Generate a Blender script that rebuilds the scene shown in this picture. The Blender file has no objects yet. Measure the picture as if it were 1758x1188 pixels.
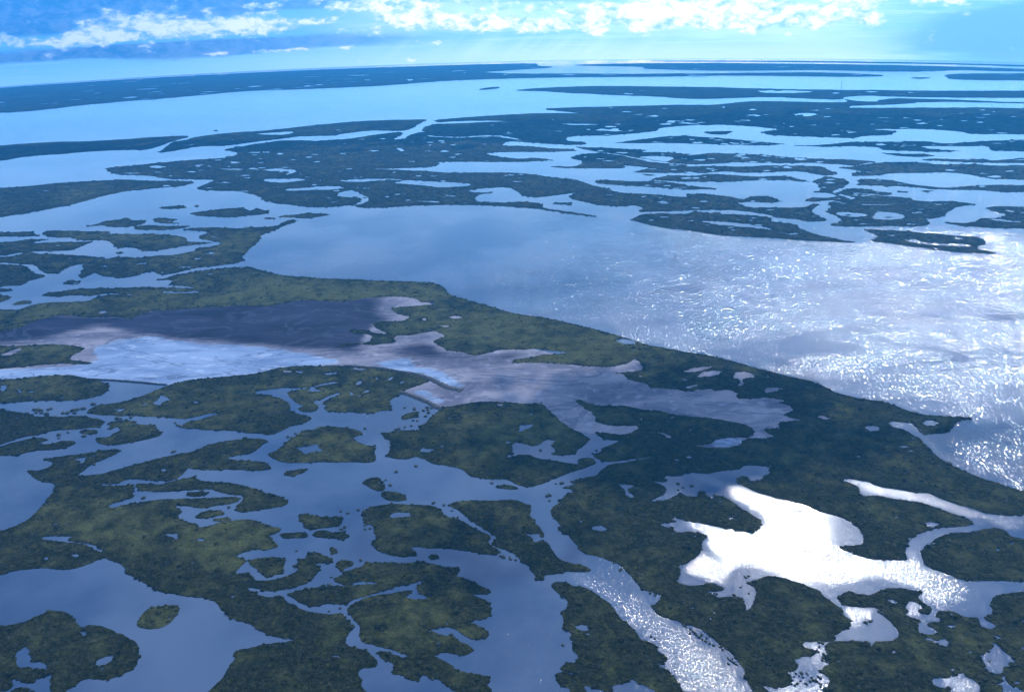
import bpy, math, random
import numpy as np
from mathutils import Vector, Matrix
from mathutils.geometry import delaunay_2d_cdt
rad = math.radians
S = bpy.context.scene
COL = S.collection
random.seed(7); rng = np.random.RandomState(7)

# ---------------- camera ----------------
H = 400.0                                   # metres above the water
FOC = 1465.0                                # focal length in pixels of the 1758 px wide photograph
PITCH, ROLL, DIP = rad(23.69), rad(-1.4), rad(5.25)
RAD = H*math.cos(DIP)/(1-math.cos(DIP))     # the plain is gently domed, which gives the curved horizon
_f = np.array([0, math.cos(PITCH), -math.sin(PITCH)]); _r = np.array([1., 0, 0]); _u = np.cross(_r, _f)
CR = _r*math.cos(ROLL)+_u*math.sin(ROLL); CU = -_r*math.sin(ROLL)+_u*math.cos(ROLL); CF = _f
cd = bpy.data.cameras.new('camera'); cam = bpy.data.objects.new('camera', cd); COL.objects.link(cam)
cd.sensor_width = 36; cd.lens = 36*FOC/1758; cd.clip_start = 1; cd.clip_end = 60000
m = Matrix([list(CR), list(CU), list(-CF)]).transposed().to_4x4(); m.translation = (0, 0, H)
cam.matrix_world = m
S.camera = cam

# ---------------- sun and sky ----------------
SUN_EL, SUN_AZ = rad(34), rad(22)           # azimuth east of the view direction (+Y)
ld = bpy.data.lights.new('sun', 'SUN'); ld.energy = 3.2; ld.angle = rad(0.5); ld.color = (1, .99, .97)
sun = bpy.data.objects.new('sun', ld); COL.objects.link(sun)
sd = Vector((math.sin(SUN_AZ)*math.cos(SUN_EL), math.cos(SUN_AZ)*math.cos(SUN_EL), math.sin(SUN_EL)))
sun.rotation_euler = sd.to_track_quat('Z', 'Y').to_euler()

class G:                                    # small node-graph helper
    def __init__(s, tree): s.t = tree; s.n = tree.nodes; s.l = tree.links
    def node(s, typ, **kw):
        n = s.n.new(typ)
        for k, v in kw.items(): setattr(n, k, v)
        return n
    def put(s, sock, v):
        if v is None: return
        if isinstance(v, bpy.types.NodeSocket): s.l.new(v, sock)
        else: sock.default_value = v
    def math(s, op, a, b=None, c=None, clamp=False):
        n = s.node('ShaderNodeMath', operation=op); n.use_clamp = clamp
        for i, v in enumerate((a, b, c)): s.put(n.inputs[i], v)
        return n.outputs[0]
    def vec(s, x, y, z):
        n = s.node('ShaderNodeCombineXYZ')
        for i, v in enumerate((x, y, z)): s.put(n.inputs[i], v)
        return n.outputs[0]
    def sep(s, v):
        n = s.node('ShaderNodeSeparateXYZ'); s.put(n.inputs[0], v); return n.outputs
    def noise(s, v, scale=1., detail=4., rough=.55, dist=0.):
        n = s.node('ShaderNodeTexNoise'); s.put(n.inputs['Vector'], v)
        n.inputs['Scale'].default_value = scale; n.inputs['Detail'].default_value = detail
        n.inputs['Roughness'].default_value = rough; n.inputs['Distortion'].default_value = dist
        return n.outputs['Fac']
    def step(s, v, a, b, lo=0., hi=1.):
        n = s.node('ShaderNodeMapRange', interpolation_type='SMOOTHSTEP')
        s.put(n.inputs['Value'], v)
        for k, x in zip(('From Min', 'From Max', 'To Min', 'To Max'), (a, b, lo, hi)): s.put(n.inputs[k], x)
        return n.outputs['Result']
    def mix(s, f, a, b):
        n = s.node('ShaderNodeMix', data_type='RGBA'); s.put(n.inputs['Factor'], f)
        for k, v in ((6, a), (7, b)): s.put(n.inputs[k], v if isinstance(v, bpy.types.NodeSocket) else (*v[:3], 1))
        return n.outputs[2]
    def add(s, a, b):
        n = s.node('ShaderNodeMix', data_type='RGBA', blend_type='ADD'); n.inputs['Factor'].default_value = 1
        for k, v in ((6, a), (7, b)): s.put(n.inputs[k], v if isinstance(v, bpy.types.NodeSocket) else (*v[:3], 1))
        return n.outputs[2]
    def blob(s, x, y, cx, cy, sx, sy):      # soft elliptical mask
        a = s.math('DIVIDE', s.math('SUBTRACT', x, cx), sx); b = s.math('DIVIDE', s.math('SUBTRACT', y, cy), sy)
        return s.math('EXPONENT', s.math('MULTIPLY', s.math('ADD', s.math('MULTIPLY', a, a), s.math('MULTIPLY', b, b)), -1.))

w = bpy.data.worlds.new('World'); S.world = w; w.use_nodes = True
g = G(w.node_tree); g.n.clear()
gen = g.node('ShaderNodeTexCoord').outputs['Generated']
sx, sy, sz = g.sep(gen)
az = g.math('MULTIPLY', g.math('ARCTAN2', sx, sy), 180/math.pi)
el = g.math('ADD', g.math('MULTIPLY', g.math('ARCSINE', sz), 180/math.pi), math.degrees(DIP))   # degrees above the visible horizon
sky = g.node('ShaderNodeTexSky', sky_type='NISHITA'); sky.sun_disc = False
sky.sun_elevation = SUN_EL; sky.sun_rotation = SUN_AZ
g.l.new(g.vec(sx, sy, g.math('MAXIMUM', g.math('ADD', sz, math.sin(DIP)), .004)), sky.inputs[0])
SKYGAIN = .08
sc = g.node('ShaderNodeMix', data_type='RGBA', blend_type='MULTIPLY'); sc.inputs['Factor'].default_value = 1
g.l.new(sky.outputs[0], sc.inputs[6]); sc.inputs[7].default_value = (SKYGAIN*.55, SKYGAIN*.85, SKYGAIN*1.15, 1)
base = sc.outputs[2]
# thin cloud lit by the sun behind it: brighter right of centre
def M(*a): return g.math('MULTIPLY', *a)
def A(*a):
    r = a[0]
    for v in a[1:]: r = g.math('ADD', r, v)
    return r
def B(cx, cy, sx_, sy_, k=1.): return M(g.blob(az, el, cx, cy, sx_, sy_), k)
glow = B(14., 2., 15., 12.)
glow_hi = B(20., 38., 26., 24.)
low = g.step(el, 4.6, 7.5, 1., 0.)
wv = g.noise(g.vec(M(az, .25), M(el, .5), 1.7), 1., 3, .5)
n_big = g.noise(g.vec(M(az, .13), M(el, .9), 8.4), 1., 5, .55, .3)
n_cu = g.noise(g.vec(M(az, .62), M(el, 1.35), 3.1), 1., 8, .58, .15)
n_sh = g.noise(g.vec(M(az, 1.2), M(el, 2.3), 6.3), 1., 8, .66, .3)
n_st = g.noise(g.vec(M(az, .10), M(el, 3.2), 2.2), 1., 5, .6, .3)
# clear air, paler at the horizon
mid = g.mix(g.step(az, -28, 16), (.10, .28, .70), (.28, .56, .80))
hor = g.mix(g.step(az, -28, 12), (.20, .44, .72), (.58, .80, .84))
hor = g.mix(g.step(az, 20, 29), hor, (.20, .52, .90))
c = g.mix(g.step(A(el, M(g.math('SUBTRACT', n_st, .5), 1.6)), .1, 1.9), hor, mid)
c = g.mix(M(g.step(n_st, .5, .66), .35), c, g.mix(g.step(az, -25, 12), (.30, .55, .85), (.7, 1., 1.08)))
# grey-blue cloud bases and the dark band
gb = A(B(-20., 1.5, 13., .42, 1.3), B(-28., 3.5, 10., .75, 1.9), B(-14., 4.0, 12., .5, 1.3), B(4.5, 3.95, 7., .5, 1.25), B(14., 5., 12., .7, .9), B(28.5, 1.6, 4.6, 1.7, .95))
gm = g.step(A(gb, M(g.math('SUBTRACT', n_big, .5), 1.4)), .25, .62)
gcol = g.mix(g.step(az, -26, 8), g.mix(g.step(n_sh, .35, .65), (.016, .016, .030), (.10, .12, .17)), (.20, .36, .66))
c = g.mix(M(gm, .95), c, gcol)
# cumulus banks with sunlit tops
veil = g.step(A(B(15., 2.6, 10., 1.5, 1.), B(-3., 2.8, 8., 1.1, .8), B(-20., 3., 7., .6, .5), M(g.math('SUBTRACT', n_big, .5), 1.3)), .15, .95)
c = g.mix(M(veil, .85), c, g.mix(g.step(az, -25, 6), (.16, .30, .52), (.72, .98, 1.0)))
cu = A(B(-21.3, 2.7, 3.6, .75, 1.25), B(-15.6, 2.6, 2.8, .55, 1.15), B(-26., 2.2, 3., .3, .6), B(-11.4, 2.7, 1.0, .22, .75), B(-28.3, 2.4, 1.6, .45, .5), B(-24.5, 2.3, 2., .3, .6),
       B(-5.5, 2.6, 3.6, .75, .95), B(-.8, 2.2, 2.6, .55, .9), B(-13., 3.55, 8., .3, .45), B(5., 2.5, 5., .8, .75), B(-6., 3.6, 5., .5, .6), B(15.5, 2.7, 8.0, 1.05, 1.1), B(10., 3., 3., .8, .7), B(28., 3.5, 3.2, .5, .8), B(-14, 1.1, 6., .12, .45))
cv = A(cu, M(g.math('SUBTRACT', n_cu, .5), 2.9))
cm = g.step(cv, .30, .74)
lit = g.step(A(M(g.math('SUBTRACT', n_sh, .5), 2.6), M(cv, .35)), -.12, .62)
ccol = g.mix(g.step(az, -27, 3), g.mix(lit, (.13, .25, .45), (.62, .72, .80)), g.mix(lit, (.34, .56, .72), (1.15, 1.15, 1.1)))
c = g.mix(M(cm, .95), c, ccol)
# faint slanting light shafts below the bank
ray = g.noise(g.vec(M(A(az, M(el, -1.3)), .55), 0., 4.), 1., 3, .5)
c = g.mix(M(M(g.step(ray, .42, .66), B(3., .9, 9., .8)), .35), c, (.75, 1., 1.08))
# upper sky, above the frame: broken deck, grey-blue where thick and white round the sun
inv = g.math('DIVIDE', 1., A(g.math('ABSOLUTE', sz), .15))
n3 = g.noise(g.vec(M(sx, inv), M(sy, inv), 0.), 3.6, 6, .55, .3)
deck = g.mix(glow_hi, (.60, .80, 1.18), (.95, 1.15, 1.4))
gap = g.mix(g.step(el, 8., 40.), (.42, .76, 1.4), (.26, .46, .95))
up = g.mix(g.step(n3, .36, .64), g.mix(.4, gap, base), deck)
up = g.mix(g.step(el, 6., 24.), g.mix(g.step(az, -32, 20), (.78, 1.48, 2.3), (1.1, 2.15, 3.1)), up)
boost = g.node('ShaderNodeMix', data_type='RGBA', blend_type='MULTIPLY'); boost.inputs['Factor'].default_value = 1
g.l.new(c, boost.inputs[6]); boost.inputs[7].default_value = (2.6, 2.15, 1.75, 1)
c = g.mix(low, up, boost.outputs[2])
bg = g.node('ShaderNodeBackground'); g.l.new(c, bg.inputs[0]); bg.inputs[1].default_value = 1.
out = g.node('ShaderNodeOutputWorld'); g.l.new(bg.outputs[0], out.inputs[0])

S.view_settings.view_transform = 'Standard'; S.view_settings.look = 'None'
S.view_settings.exposure = 0.3; S.view_settings.gamma = 1
# ---- traced map (measured on the photograph, unprojected onto the ground further down) ----
TILES = {'A':(0,888,3.959),'B':(440,888,3.959),'C':(880,888,3.959),'D':(1318,888,3.959),
 'E':(0,600,3.959),'F':(440,600,3.959),'G':(880,600,3.959),'H':(1318,600,3.959),
 'I':(0,330,3.959),'J':(440,400,3.959),'K':(1318,330,3.959),'L':(0,200,2.93),'M':(580,200,2.93),
 'N':(1158,200,2.93),'O':(0,0,2.93),'P':(580,0,2.93),'Q':(1158,0,2.93),'Z':(0,0,1.0)}
def parse(s):
    out=[]; t=TILES['Z']
    for w in s.split():
        if w in TILES: t=TILES[w]; continue
        a,b=w.split(','); x=t[0]+float(a)/t[2]; y=t[1]+float(b)/t[2]
        if x<-3: x=-160
        if x>1762: x=1920
        if y>1192: y=1300
        out.append((x,y))
    return out
# (kind, label, outline): kind B = mainland shore, I = island
LAND=[
('B','','''I -20,800 0,800 130,800 210,770 300,752 400,748 600,745 640,718 700,705 760,695 860,695 800,688 700,690 620,705 560,702 450,702 400,712 270,702 330,685 450,672 500,660 620,655 700,655 800,655 900,648 980,645 1080,650 1200,650 1330,655 1290,640 1140,630 1200,600 1060,598 1130,585 1200,560 1330,540 1480,520 1620,510 1700,508
J 0,245 60,262 180,290 340,300 450,310 700,318 900,328 1180,335 1250,355 1290,385 1320,425 1450,460 1600,500 1742,545 Z 960,550 1050,573 1110,592 1180,605 1230,612
H 0,150 130,180 270,210 380,250 450,290 560,320 700,345 800,355 900,395 960,420 1060,445 1200,455 1390,465 1370,475 1300,480 1270,510 1255,530 1230,560 1190,572 1150,570 1090,578 1040,570 1020,530 980,500 930,497 850,485 820,500 850,530 920,545 970,570 1000,590 1035,600 1060,645 1120,700 1200,760 1300,810 1420,865 1540,900 1640,935 1742,965 1800,985
1800,1130 1742,1128 1560,1125 1450,1100 1380,1075 1230,1035 1120,985 1080,972 1000,972 900,950 800,940 740,925 680,895 600,885 540,875 500,885 510,895 560,905 620,935 630,970 620,980 650,998 750,990 850,1015 950,1030 1050,1040 1130,1070 1220,1105 1300,1130 1390,1165
D 1398,35 1370,55 1300,65 1220,65 1140,72 1060,100 1000,120 960,160 940,200 935,240 945,270 950,290 850,290 720,285 620,260 540,230 480,205 520,195 600,190 650,180 655,130 620,70 580,40 520,5 H 430,1120 350,1100 250,1050 130,1025 0,990
G 1690,980 1640,960 1580,930 1520,900 1520,880 1560,858 1600,865 1620,900 1690,885 1710,855 1742,850 H 20,830 0,815 40,790 10,788
G 1742,795 1600,785 1570,790 1540,815 1400,825 1330,845 1230,835 1180,835 1140,860 1080,860 1050,855 1020,870 1050,885 1040,900 990,900 940,890 990,910 1040,935 1045,960 1020,985 990,1005 950,1020 950,1035 1060,1020 1140,975 1190,1000 1260,1000 1260,960 1310,965 1330,1010 1390,1015 1350,980 1440,1000 1500,1040 1570,1090 1640,1130 1690,1160
C 1695,20 1690,50 1670,85 1620,108 1560,95 1400,65 1300,40 1160,20 1110,-10 1080,15 1110,22 1100,35 1040,30 1000,55 1050,70 1090,65 1100,95 1140,105 1200,95 1290,110 1330,125 1280,175 1290,220 1250,270 1170,320 1130,320 1145,360 1130,410 1110,430 1150,455 1240,470 1340,440 1440,480 1430,500 1310,500 1360,520 1400,550 1450,540 1560,545 1580,590 1590,640 1640,580 1660,500 1640,470 1590,450 1700,405
D 0,400 60,400 170,430 250,460 360,500 370,530 430,570 500,620 510,660 570,700 550,750 480,790 450,800 470,830 400,845 330,845 240,840 240,880 310,900 320,940 240,945 180,965 210,1020 170,1050 120,1050 160,1070 170,1110 140,1150 60,1155 0,1150 C 1670,1135 1720,1165 1742,1188 1700,1240 1640,1240
C 1640,1188 1610,1140 1580,1080 1580,1030 1540,990 1490,920 1430,880 1360,820 1310,780 1240,740 1160,720 1080,690 1000,670 960,630 935,590 960,600 1000,560 1010,530 960,505 880,490 850,450 800,390 740,330 680,300 600,270 500,250 450,220 440,190 400,150 370,110 310,90 330,60 300,20 280,0
G 265,1130 255,1085 320,1040 300,1020 340,1015 370,980 420,965 390,945 340,940 400,925 430,910 380,900 430,885 480,875 580,855 600,820 650,785 750,770 850,750 1040,728 850,738 700,760 620,760 530,712 600,700 610,670 690,640 740,620 620,610 550,560 640,570 770,580 860,540 840,515 800,520 640,515 570,490 560,450 480,390 415,345 460,345 520,370 620,385 760,380 880,410 1000,415 1100,445 1250,460 1380,470 1480,490 1580,510 1640,545 1640,580 1580,598 1480,600 1400,605 1350,640 1230,655 1330,668 1440,672 1550,650 1560,620 1640,600 1690,605 1742,610
H 0,600 50,590 0,572 -30,545 80,530 80,495 240,480 150,465 110,440 180,410 150,380 70,360 130,350 0,325 G 1620,335 1530,335 1520,310 1540,300 1480,275 1420,275 1370,285 1350,265 1170,285 1110,270 930,260 920,235 780,200 750,165 700,160 850,150 890,130 870,90 830,60 800,90 690,115 600,120 480,110 300,95 150,90 0,95 0,70 200,40 400,22 280,10 180,-5
J 1742,795 1650,795 1580,815 1480,835 1400,810 1300,800 1250,770 1200,740 1230,720 1290,700 1200,660 1150,680 950,700 930,720 960,745 770,765 700,750 600,760 530,780 620,765 700,757 780,740 790,700 740,685 680,690 620,670 650,655 750,660 800,680 900,690 850,665 800,640 790,610 870,600 1000,600 1050,570 960,550 900,510 1180,490 1230,480 1120,470 1080,445 1000,435 880,435 720,445 640,465 560,468 430,460 300,458 200,475 100,495 0,500
I 1620,770 1500,780 1280,790 1150,800 1020,810 930,840 900,865 830,850 740,848 600,855 500,840 400,838 300,855 200,890 150,920 0,945 -20,945'''),
('I','flat green island beside the mudflat at the left edge, below its pale creek','E -20,205 0,205 120,200 280,180 420,170 550,185 640,205 720,230 745,245 735,280 690,310 600,335 450,350 300,348 150,355 100,360 0,365 -20,365'),
('I','ragged green strip island at the left edge with a dotted line of clumps above it','E -20,400 0,402 60,420 150,430 200,440 260,460 330,450 380,465 430,460 480,450 560,452 620,465 700,480 715,495 680,510 690,530 600,530 540,540 470,545 400,545 330,560 260,580 180,590 80,620 0,640 -20,640'),
('I','narrow forked island at the left edge above the open bay','E -20,670 0,660 60,640 140,620 230,600 290,600 330,615 250,640 300,645 370,640 420,620 490,620 520,640 440,670 350,685 260,685 180,700 110,722 0,722 -20,722'),
('I','small oval islet between the ragged strip island and the hook-shaped island','E 540,550 600,545 670,550 650,570 610,580 560,570'),
('I','hook-shaped green island with a notch bitten into its western side','E 720,540 750,530 740,505 780,485 860,480 910,490 930,510 1050,512 1060,550 1105,560 1085,590 1000,610 880,635 770,650 690,645 650,625 670,600 750,595 760,575 820,550 810,525 780,530 750,545'),
('I','large green island south of the mudflat, cut by many bright winding pools','''E 590,425 620,400 680,375 790,365 900,340 1000,305 1100,260 1200,225 1350,200 1520,185 1720,170
F 60,150 150,125 330,112 620,112 700,122 850,135 960,150 1080,165 1170,200 1180,220 1100,245 1040,265 970,290 980,310 920,335 905,360 920,400 910,415 850,415 790,435 700,432 640,425 560,428 480,420 460,400 480,380 440,365 500,335 590,298 540,295 470,325 430,345 395,348 385,365 425,380 415,415 370,425 300,420 280,400 325,385 270,360 240,335 230,325 215,310 210,290 280,275 360,265 345,285 460,285 385,260 470,240 590,222 520,218 430,235 360,258 280,262 180,260 100,270 0,285 -10,290 0,310 100,305 120,325 190,340 235,390 220,410 290,440 360,455 380,475 300,510 230,520 220,530 150,565 100,580 0,570
E 1700,570 1640,560 1500,545 1400,548 1340,540 1240,535 1235,515 1280,490 1350,480 1420,455 1480,445 1480,430 1400,440 1300,465 1240,475 1120,460 1000,455 900,450 750,448 640,440'''),
('I','bell-shaped island in the middle channel with one split pond','F 75,715 150,680 220,620 300,560 340,545 400,545 420,525 520,522 620,535 700,550 725,570 700,585 650,598 690,630 740,650 810,655 805,700 815,750 790,768 680,765 560,765 420,765 300,770 180,768 110,740'),
('I','tiny leaf-shaped islet just south of the bell-shaped island','F 185,840 220,825 290,815 350,808 350,820 300,845 240,862 195,855'),
('I','dark upper islet of the touching pair in the open central water','F 720,910 750,880 800,868 840,875 860,910 880,930 870,955 850,965 800,955 750,925'),
('I','olive lower islet of the touching pair in the open central water','F 850,970 890,965 960,970 1010,990 1028,1015 990,1030 930,1030 880,1020 850,995'),
('I','small oblong islet among scattered clumps below the short dark levee','F 980,465 1010,440 1060,425 1110,420 1100,445 1110,460 1060,465 1000,480'),
('I','large central island touching the pale mud, with a blue inlet in its east side','''F 855,570 900,565 1000,550 1110,550 1100,520 1160,500 1180,460 1230,430 1260,395 1330,385 1420,370 1500,355 1600,355 1742,360
G 60,370 200,365 240,410 330,490 400,540 470,570 525,610 500,640 440,680 430,710 330,722 250,710 300,690 260,650 300,620 230,610 190,640 140,658 60,635 0,630 F 1742,700 1690,735 1742,730 G 20,725 40,715 120,715 150,735 230,750 330,765 400,775 450,785 440,750 490,735 550,745 570,770 530,790 440,820 350,850 250,890 170,925 90,935 40,920 0,905
F 1742,895 1680,880 1580,885 1450,860 1400,810 1300,790 1210,780 1140,745 1090,725 1020,745 950,745 880,725 910,680 915,620 870,600'''),
('I','thin sliver islet just south of the large central island','F 1620,930 1680,920 1742,922 G 45,945 0,952 F 1700,948 1640,942'),
('I','longest winding island, from the open left bay down to the bottom edge','''E 180,825 210,820 270,825 330,800 360,780 350,760 285,748 350,735 460,720 600,705 700,685 800,675 820,690 790,710 700,750 620,780 570,825 520,855 620,855 700,845 830,805 950,775 1050,745 1200,715 1340,685 1400,650 1560,620 1650,608
F 0,605 30,605 85,620 40,650 0,685 E 1700,710 1560,728 1540,745 1640,755 F 0,760 60,765 100,795 100,815 0,828 E 1600,815 1450,820 1300,810 1280,800 1250,840 1200,880 1130,892 1000,888 880,880 830,895 800,912 680,912 700,925 830,925 900,915 912,950 905,1010 820,1030 720,1065 770,1078 860,1050 1000,1030 1120,1015 1250,1015 1400,1010 1500,1005 1600,1000 1630,1010 1620,1035 1560,1050 1480,1060 1370,1080 1290,1065 1180,1055 1240,1100 1200,1140 1270,1170
A 1290,35 1340,50 1350,70 1420,60 1520,30 1640,15 B 0,20 60,50 170,75 160,100 80,125 120,160 160,200 60,225 0,215 A 1650,240 1600,265 1680,290 1640,330 1590,385 1680,378 B 0,430 80,430 200,405 270,370 290,340 240,330 280,320 280,285 340,280 345,240 400,235 450,255 520,280 525,310 440,310 400,315 445,345 400,400 360,440 260,475 170,495 60,500 0,480
A 1670,478 B 0,512 20,532 80,545 180,530 200,570 260,600 350,640 450,655 580,650 640,710 655,760 620,800 600,830 630,880 700,890 760,910 800,950 830,995 800,1020 720,1020 690,1055 700,1080 720,1110 710,1150 745,1188 745,1240
A 1400,1240 1410,1188 1450,1150 1510,1100 1540,1040 1600,960 1590,930 1620,900 1742,875 B 100,855 300,830 180,820 100,800 40,775 0,755 A 1700,725 1560,685 1500,620 1460,570 1400,545 1280,535 1180,520 1100,510 1040,480 980,440 900,395 850,385 850,340 820,315 750,290 720,275 660,290 600,320 480,355 400,355 300,340 200,350 80,365 0,395 -20,395 -20,100 0,95 60,75 150,40 210,0
E 200,1150 250,1100 300,1060 325,1010 370,960 380,925 350,905 270,895 220,860'''),
('I','thin curved island with a blunt eastern head, north of the slim blue pools','E 915,930 930,912 1000,910 1100,920 1150,900 1230,880 1290,870 1340,850 1330,875 1380,900 1500,900 1620,915 1680,935 1742,945 F 60,975 140,990 210,1020 220,1045 180,1065 80,1080 0,1095 E 1650,1108 1600,1095 1610,1060 1660,1010 1640,990 1560,985 1480,965 1430,945 1330,955 1240,955 1150,965 1060,968 950,955'),
('I','small bean islet inside the slim blue pool under the thin curved island','E 1265,980 1330,965 1380,970 1420,968 1400,990 1320,1002 1280,995'),
('I','bushy oval islet in the deep blue pool west of the open central water','E 1320,1140 1360,1110 1420,1090 1500,1095 1535,1115 1480,1130 1420,1145 1360,1150'),
('I','slim islet tucked below the bushy oval islet','E 1440,1160 1500,1145 1560,1140 1570,1160 1500,1170'),
('I','broad dark island in the bottom left corner with two ponds','A -20,745 0,740 80,730 180,705 280,660 350,635 440,640 490,665 510,710 550,750 620,730 700,740 800,780 870,820 930,850 948,900 940,970 910,1030 800,1080 720,1108 640,1095 560,1100 500,1150 430,1188 400,1240 -20,1240'),
('I','solitary almond-shaped green islet alone in the lower left bay','A 930,715 960,665 1000,625 1060,605 1150,597 1220,602 1215,650 1170,700 1130,735 1060,757 970,755 930,735'),
('I','squarish olive islet at the top of the dark blue shallows','F 285,1130 310,1115 400,1125 480,1140 570,1140 580,1170 B 585,40 550,60 480,70 430,75 370,88 330,70 305,20 F 290,1150'),
('I','islet ending in a dark round knob, below the squarish olive islet','B 385,120 400,95 450,85 490,95 500,105 560,98 600,95 625,130 590,155 540,145 460,140 400,135'),
('I','slim bar islet west of the one with the dark round knob','B 160,110 230,105 330,100 355,120 340,140 250,140 190,145 165,130'),
('I','tiny dark square islet in the dark blue shallows','B 495,205 540,208 560,245 510,245'),
('I','small dark oval islet south of the wide shaded island','B 1170,270 1210,253 1245,262 1230,285 1185,288'),
('I','dark leafy islet wrapped by the curling arm of the long winding island','B 0,280 100,268 200,280 190,330 180,385 110,390 80,415 50,395 20,370 0,345 A 1700,325 1690,295'),
('I','broad many-fingered island at the bottom, split by a straight narrow creek','''B 530,415 560,400 600,390 550,340 540,305 580,290 650,295 650,330 600,345 590,370 640,360 720,335 740,305 860,305 1000,315 1120,300 1200,315 1280,340 1370,340 1390,360 1350,395 1400,410 1460,430 1530,470 1590,490 1590,515 1540,522 1440,515 1500,540 1590,575 1600,660 1550,690 1440,710 1540,750 1590,795 1550,820 1480,835 1420,805 1360,760 1300,740 1220,755 1180,768 1250,800 1340,800 1380,845 1450,870 1480,905 1420,940 1340,925 1260,918 1200,935 1250,965 1310,990 1360,1040 1450,1060 1590,1080 1590,1100 1560,1130 1600,1170 1600,1188 1600,1240 1380,1240 1370,1188 1300,1150 1250,1100 1190,1095 1120,1060 1110,1110 1020,1100 1000,1070 910,1065 950,1000 860,970 815,915 860,905 930,930 990,955 1050,945 1000,925 920,895 830,875 740,855 700,820 710,740 660,690 610,630 640,600 700,565 760,540 900,520 1060,490 1060,510 1010,540 1060,560 1160,555 1160,540 1100,510 1085,465 1130,450 1200,405 1130,428 1020,455 900,490 780,525 680,550 630,570 620,590 560,590 500,583 430,595 390,608 320,590 250,550 205,520 280,495 400,480 520,465 640,468 560,445 530,430'''),
('I','wide shaded island in the lower middle, dark green to the east','F 730,1188 725,1120 770,1080 760,1070 860,1055 960,1050 1080,1055 1200,1060 1260,1090 1260,1120 1370,1150 1440,1188 B 1520,95 1600,130 1575,160 1590,190 1660,230 1620,258 1540,250 1400,225 1270,208 1180,210 1100,200 1040,205 1090,235 1090,262 1000,270 900,255 820,225 790,190 780,160 820,150 800,100 790,50'),
('I','long dark island with a pointed tail, across a thin creek from the wide shaded island','F 1300,1060 1340,1040 1400,1028 1550,1025 1600,1030 1742,1020 G 60,1035 110,1060 130,1090 110,1120 145,1160 C 150,0 150,40 185,70 215,110 210,140 180,130 190,110 120,110 80,105 130,140 150,175 200,150 250,185 260,210 290,250 320,285 380,310 460,320 535,350 520,370 430,370 370,365 340,378 220,390 200,430 165,425 150,385 110,350 120,340 50,280 0,240 B 1700,220 1650,212 1590,180 1640,135 1590,105 1500,50 1440,10 F 1480,1180 1400,1110 1330,1070'),
('I','elongated island beside the glittering channel at the bottom centre','C 255,460 300,435 370,440 400,465 460,468 540,500 600,545 680,600 710,660 780,720 840,780 870,830 940,850 990,880 980,910 1055,950 1050,975 1010,995 940,980 1000,1010 1070,1050 1120,1110 1140,1160 1180,1188 1200,1240 1000,1240 990,1188 900,1140 860,1130 810,1095 780,1120 700,1135 660,1150 690,1170 640,1188 560,1160 500,1140 480,1150 500,1188 500,1240 420,1240 400,1160 330,1150 300,1100 290,1065 330,1050 420,1070 470,1090 400,1050 320,1035 330,1015 370,985 430,990 450,940 400,895 410,860 400,790 350,745 345,680 320,640 370,620 385,580 350,540 290,500'),
('I','broken marsh in the bottom right corner, full of ragged ponds','D 475,560 510,515 560,500 600,520 700,530 780,490 870,480 950,490 1040,505 1020,550 1060,580 1120,620 1100,660 1050,655 1010,630 1060,620 1040,590 990,570 960,570 930,610 960,640 930,660 1000,690 1035,700 1020,740 1030,790 1090,800 1160,785 1140,760 1075,720 1180,710 1180,690 1130,665 1180,635 1280,645 1340,680 1430,680 1440,710 1450,745 1520,760 1560,740 1520,715 1470,690 1530,650 1520,600 1515,565 1560,530 1650,515 1742,505 1800,500 1800,1240 380,1240 380,1188 410,1150 430,1100 360,1050 380,1010 420,1000 400,960 410,930 385,885 400,860 430,845 480,840 560,840 670,845 700,885 720,850 850,840 890,810 890,770 850,720 790,670 760,625 700,605 600,610 520,595'),
('I','smooth oval dark island at the right edge beside the blinding white water','D 1040,235 1070,200 1100,190 1120,155 1200,120 1300,105 1400,100 1500,75 1560,72 1620,90 1650,130 1742,150 1800,155 1800,440 1700,435 1600,430 1500,430 1320,425 1230,385 1110,345 1060,310 1050,270'),
('I','olive marsh island standing on the mudflat at the left edge','I -20,1040 150,1045 330,1035 480,1038 570,1055 560,1080 490,1110 465,1140 560,1150 640,1162 590,1172 430,1165 280,1172 150,1188 0,1200 -20,1200'),
# left middle distance
('I','long low island at the upper left edge, tapering east to a needle','L -20,362 0,362 150,350 350,332 480,325 600,320 640,318 720,325 850,325 990,330 920,350 800,360 640,375 520,400 380,440 250,465 120,490 0,507 -20,507'),
('I','flat sliver islet west of the spindle-shaped island','I 1070,112 1130,98 1250,92 1280,108 1180,115'),
('I','dark spindle-shaped island alone in the upper left lagoon','L 945,490 1000,480 1120,465 1220,460 1255,478 1290,463 1360,480 1340,492 1240,500 1150,510 1000,500'),
('I','island with a long thin western tail in the upper left lagoon','I 580,235 650,220 720,200 780,190 880,180 900,195 990,190 990,210 940,225 860,240 760,235 700,225'),
('I','small double-tailed islet north of the dark bar islet','I 1035,185 1070,175 1140,178 1215,190 1150,195 1130,205 1230,212 1130,215 1060,205'),
('I','dark bar islet just above the long hairpin creek','I 910,235 1000,225 1150,232 1300,228 1250,245 1150,255 1000,258 920,255'),
('I','thin strip islet at the left edge under the upper left lagoon','I -20,275 0,275 120,272 220,268 240,290 270,298 200,302 0,302 -20,302'),
('I','long dark scrubby island inside the hairpin creek','I 275,280 350,260 450,265 600,268 760,268 720,285 800,285 980,285 1150,290 1260,310 1270,340 1380,340 1460,345 1350,355 1220,370 1120,390 1050,400 970,400 930,380 850,375 800,385 760,340 700,325 600,330 530,325 500,310 400,310 330,305 320,295'),
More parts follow.
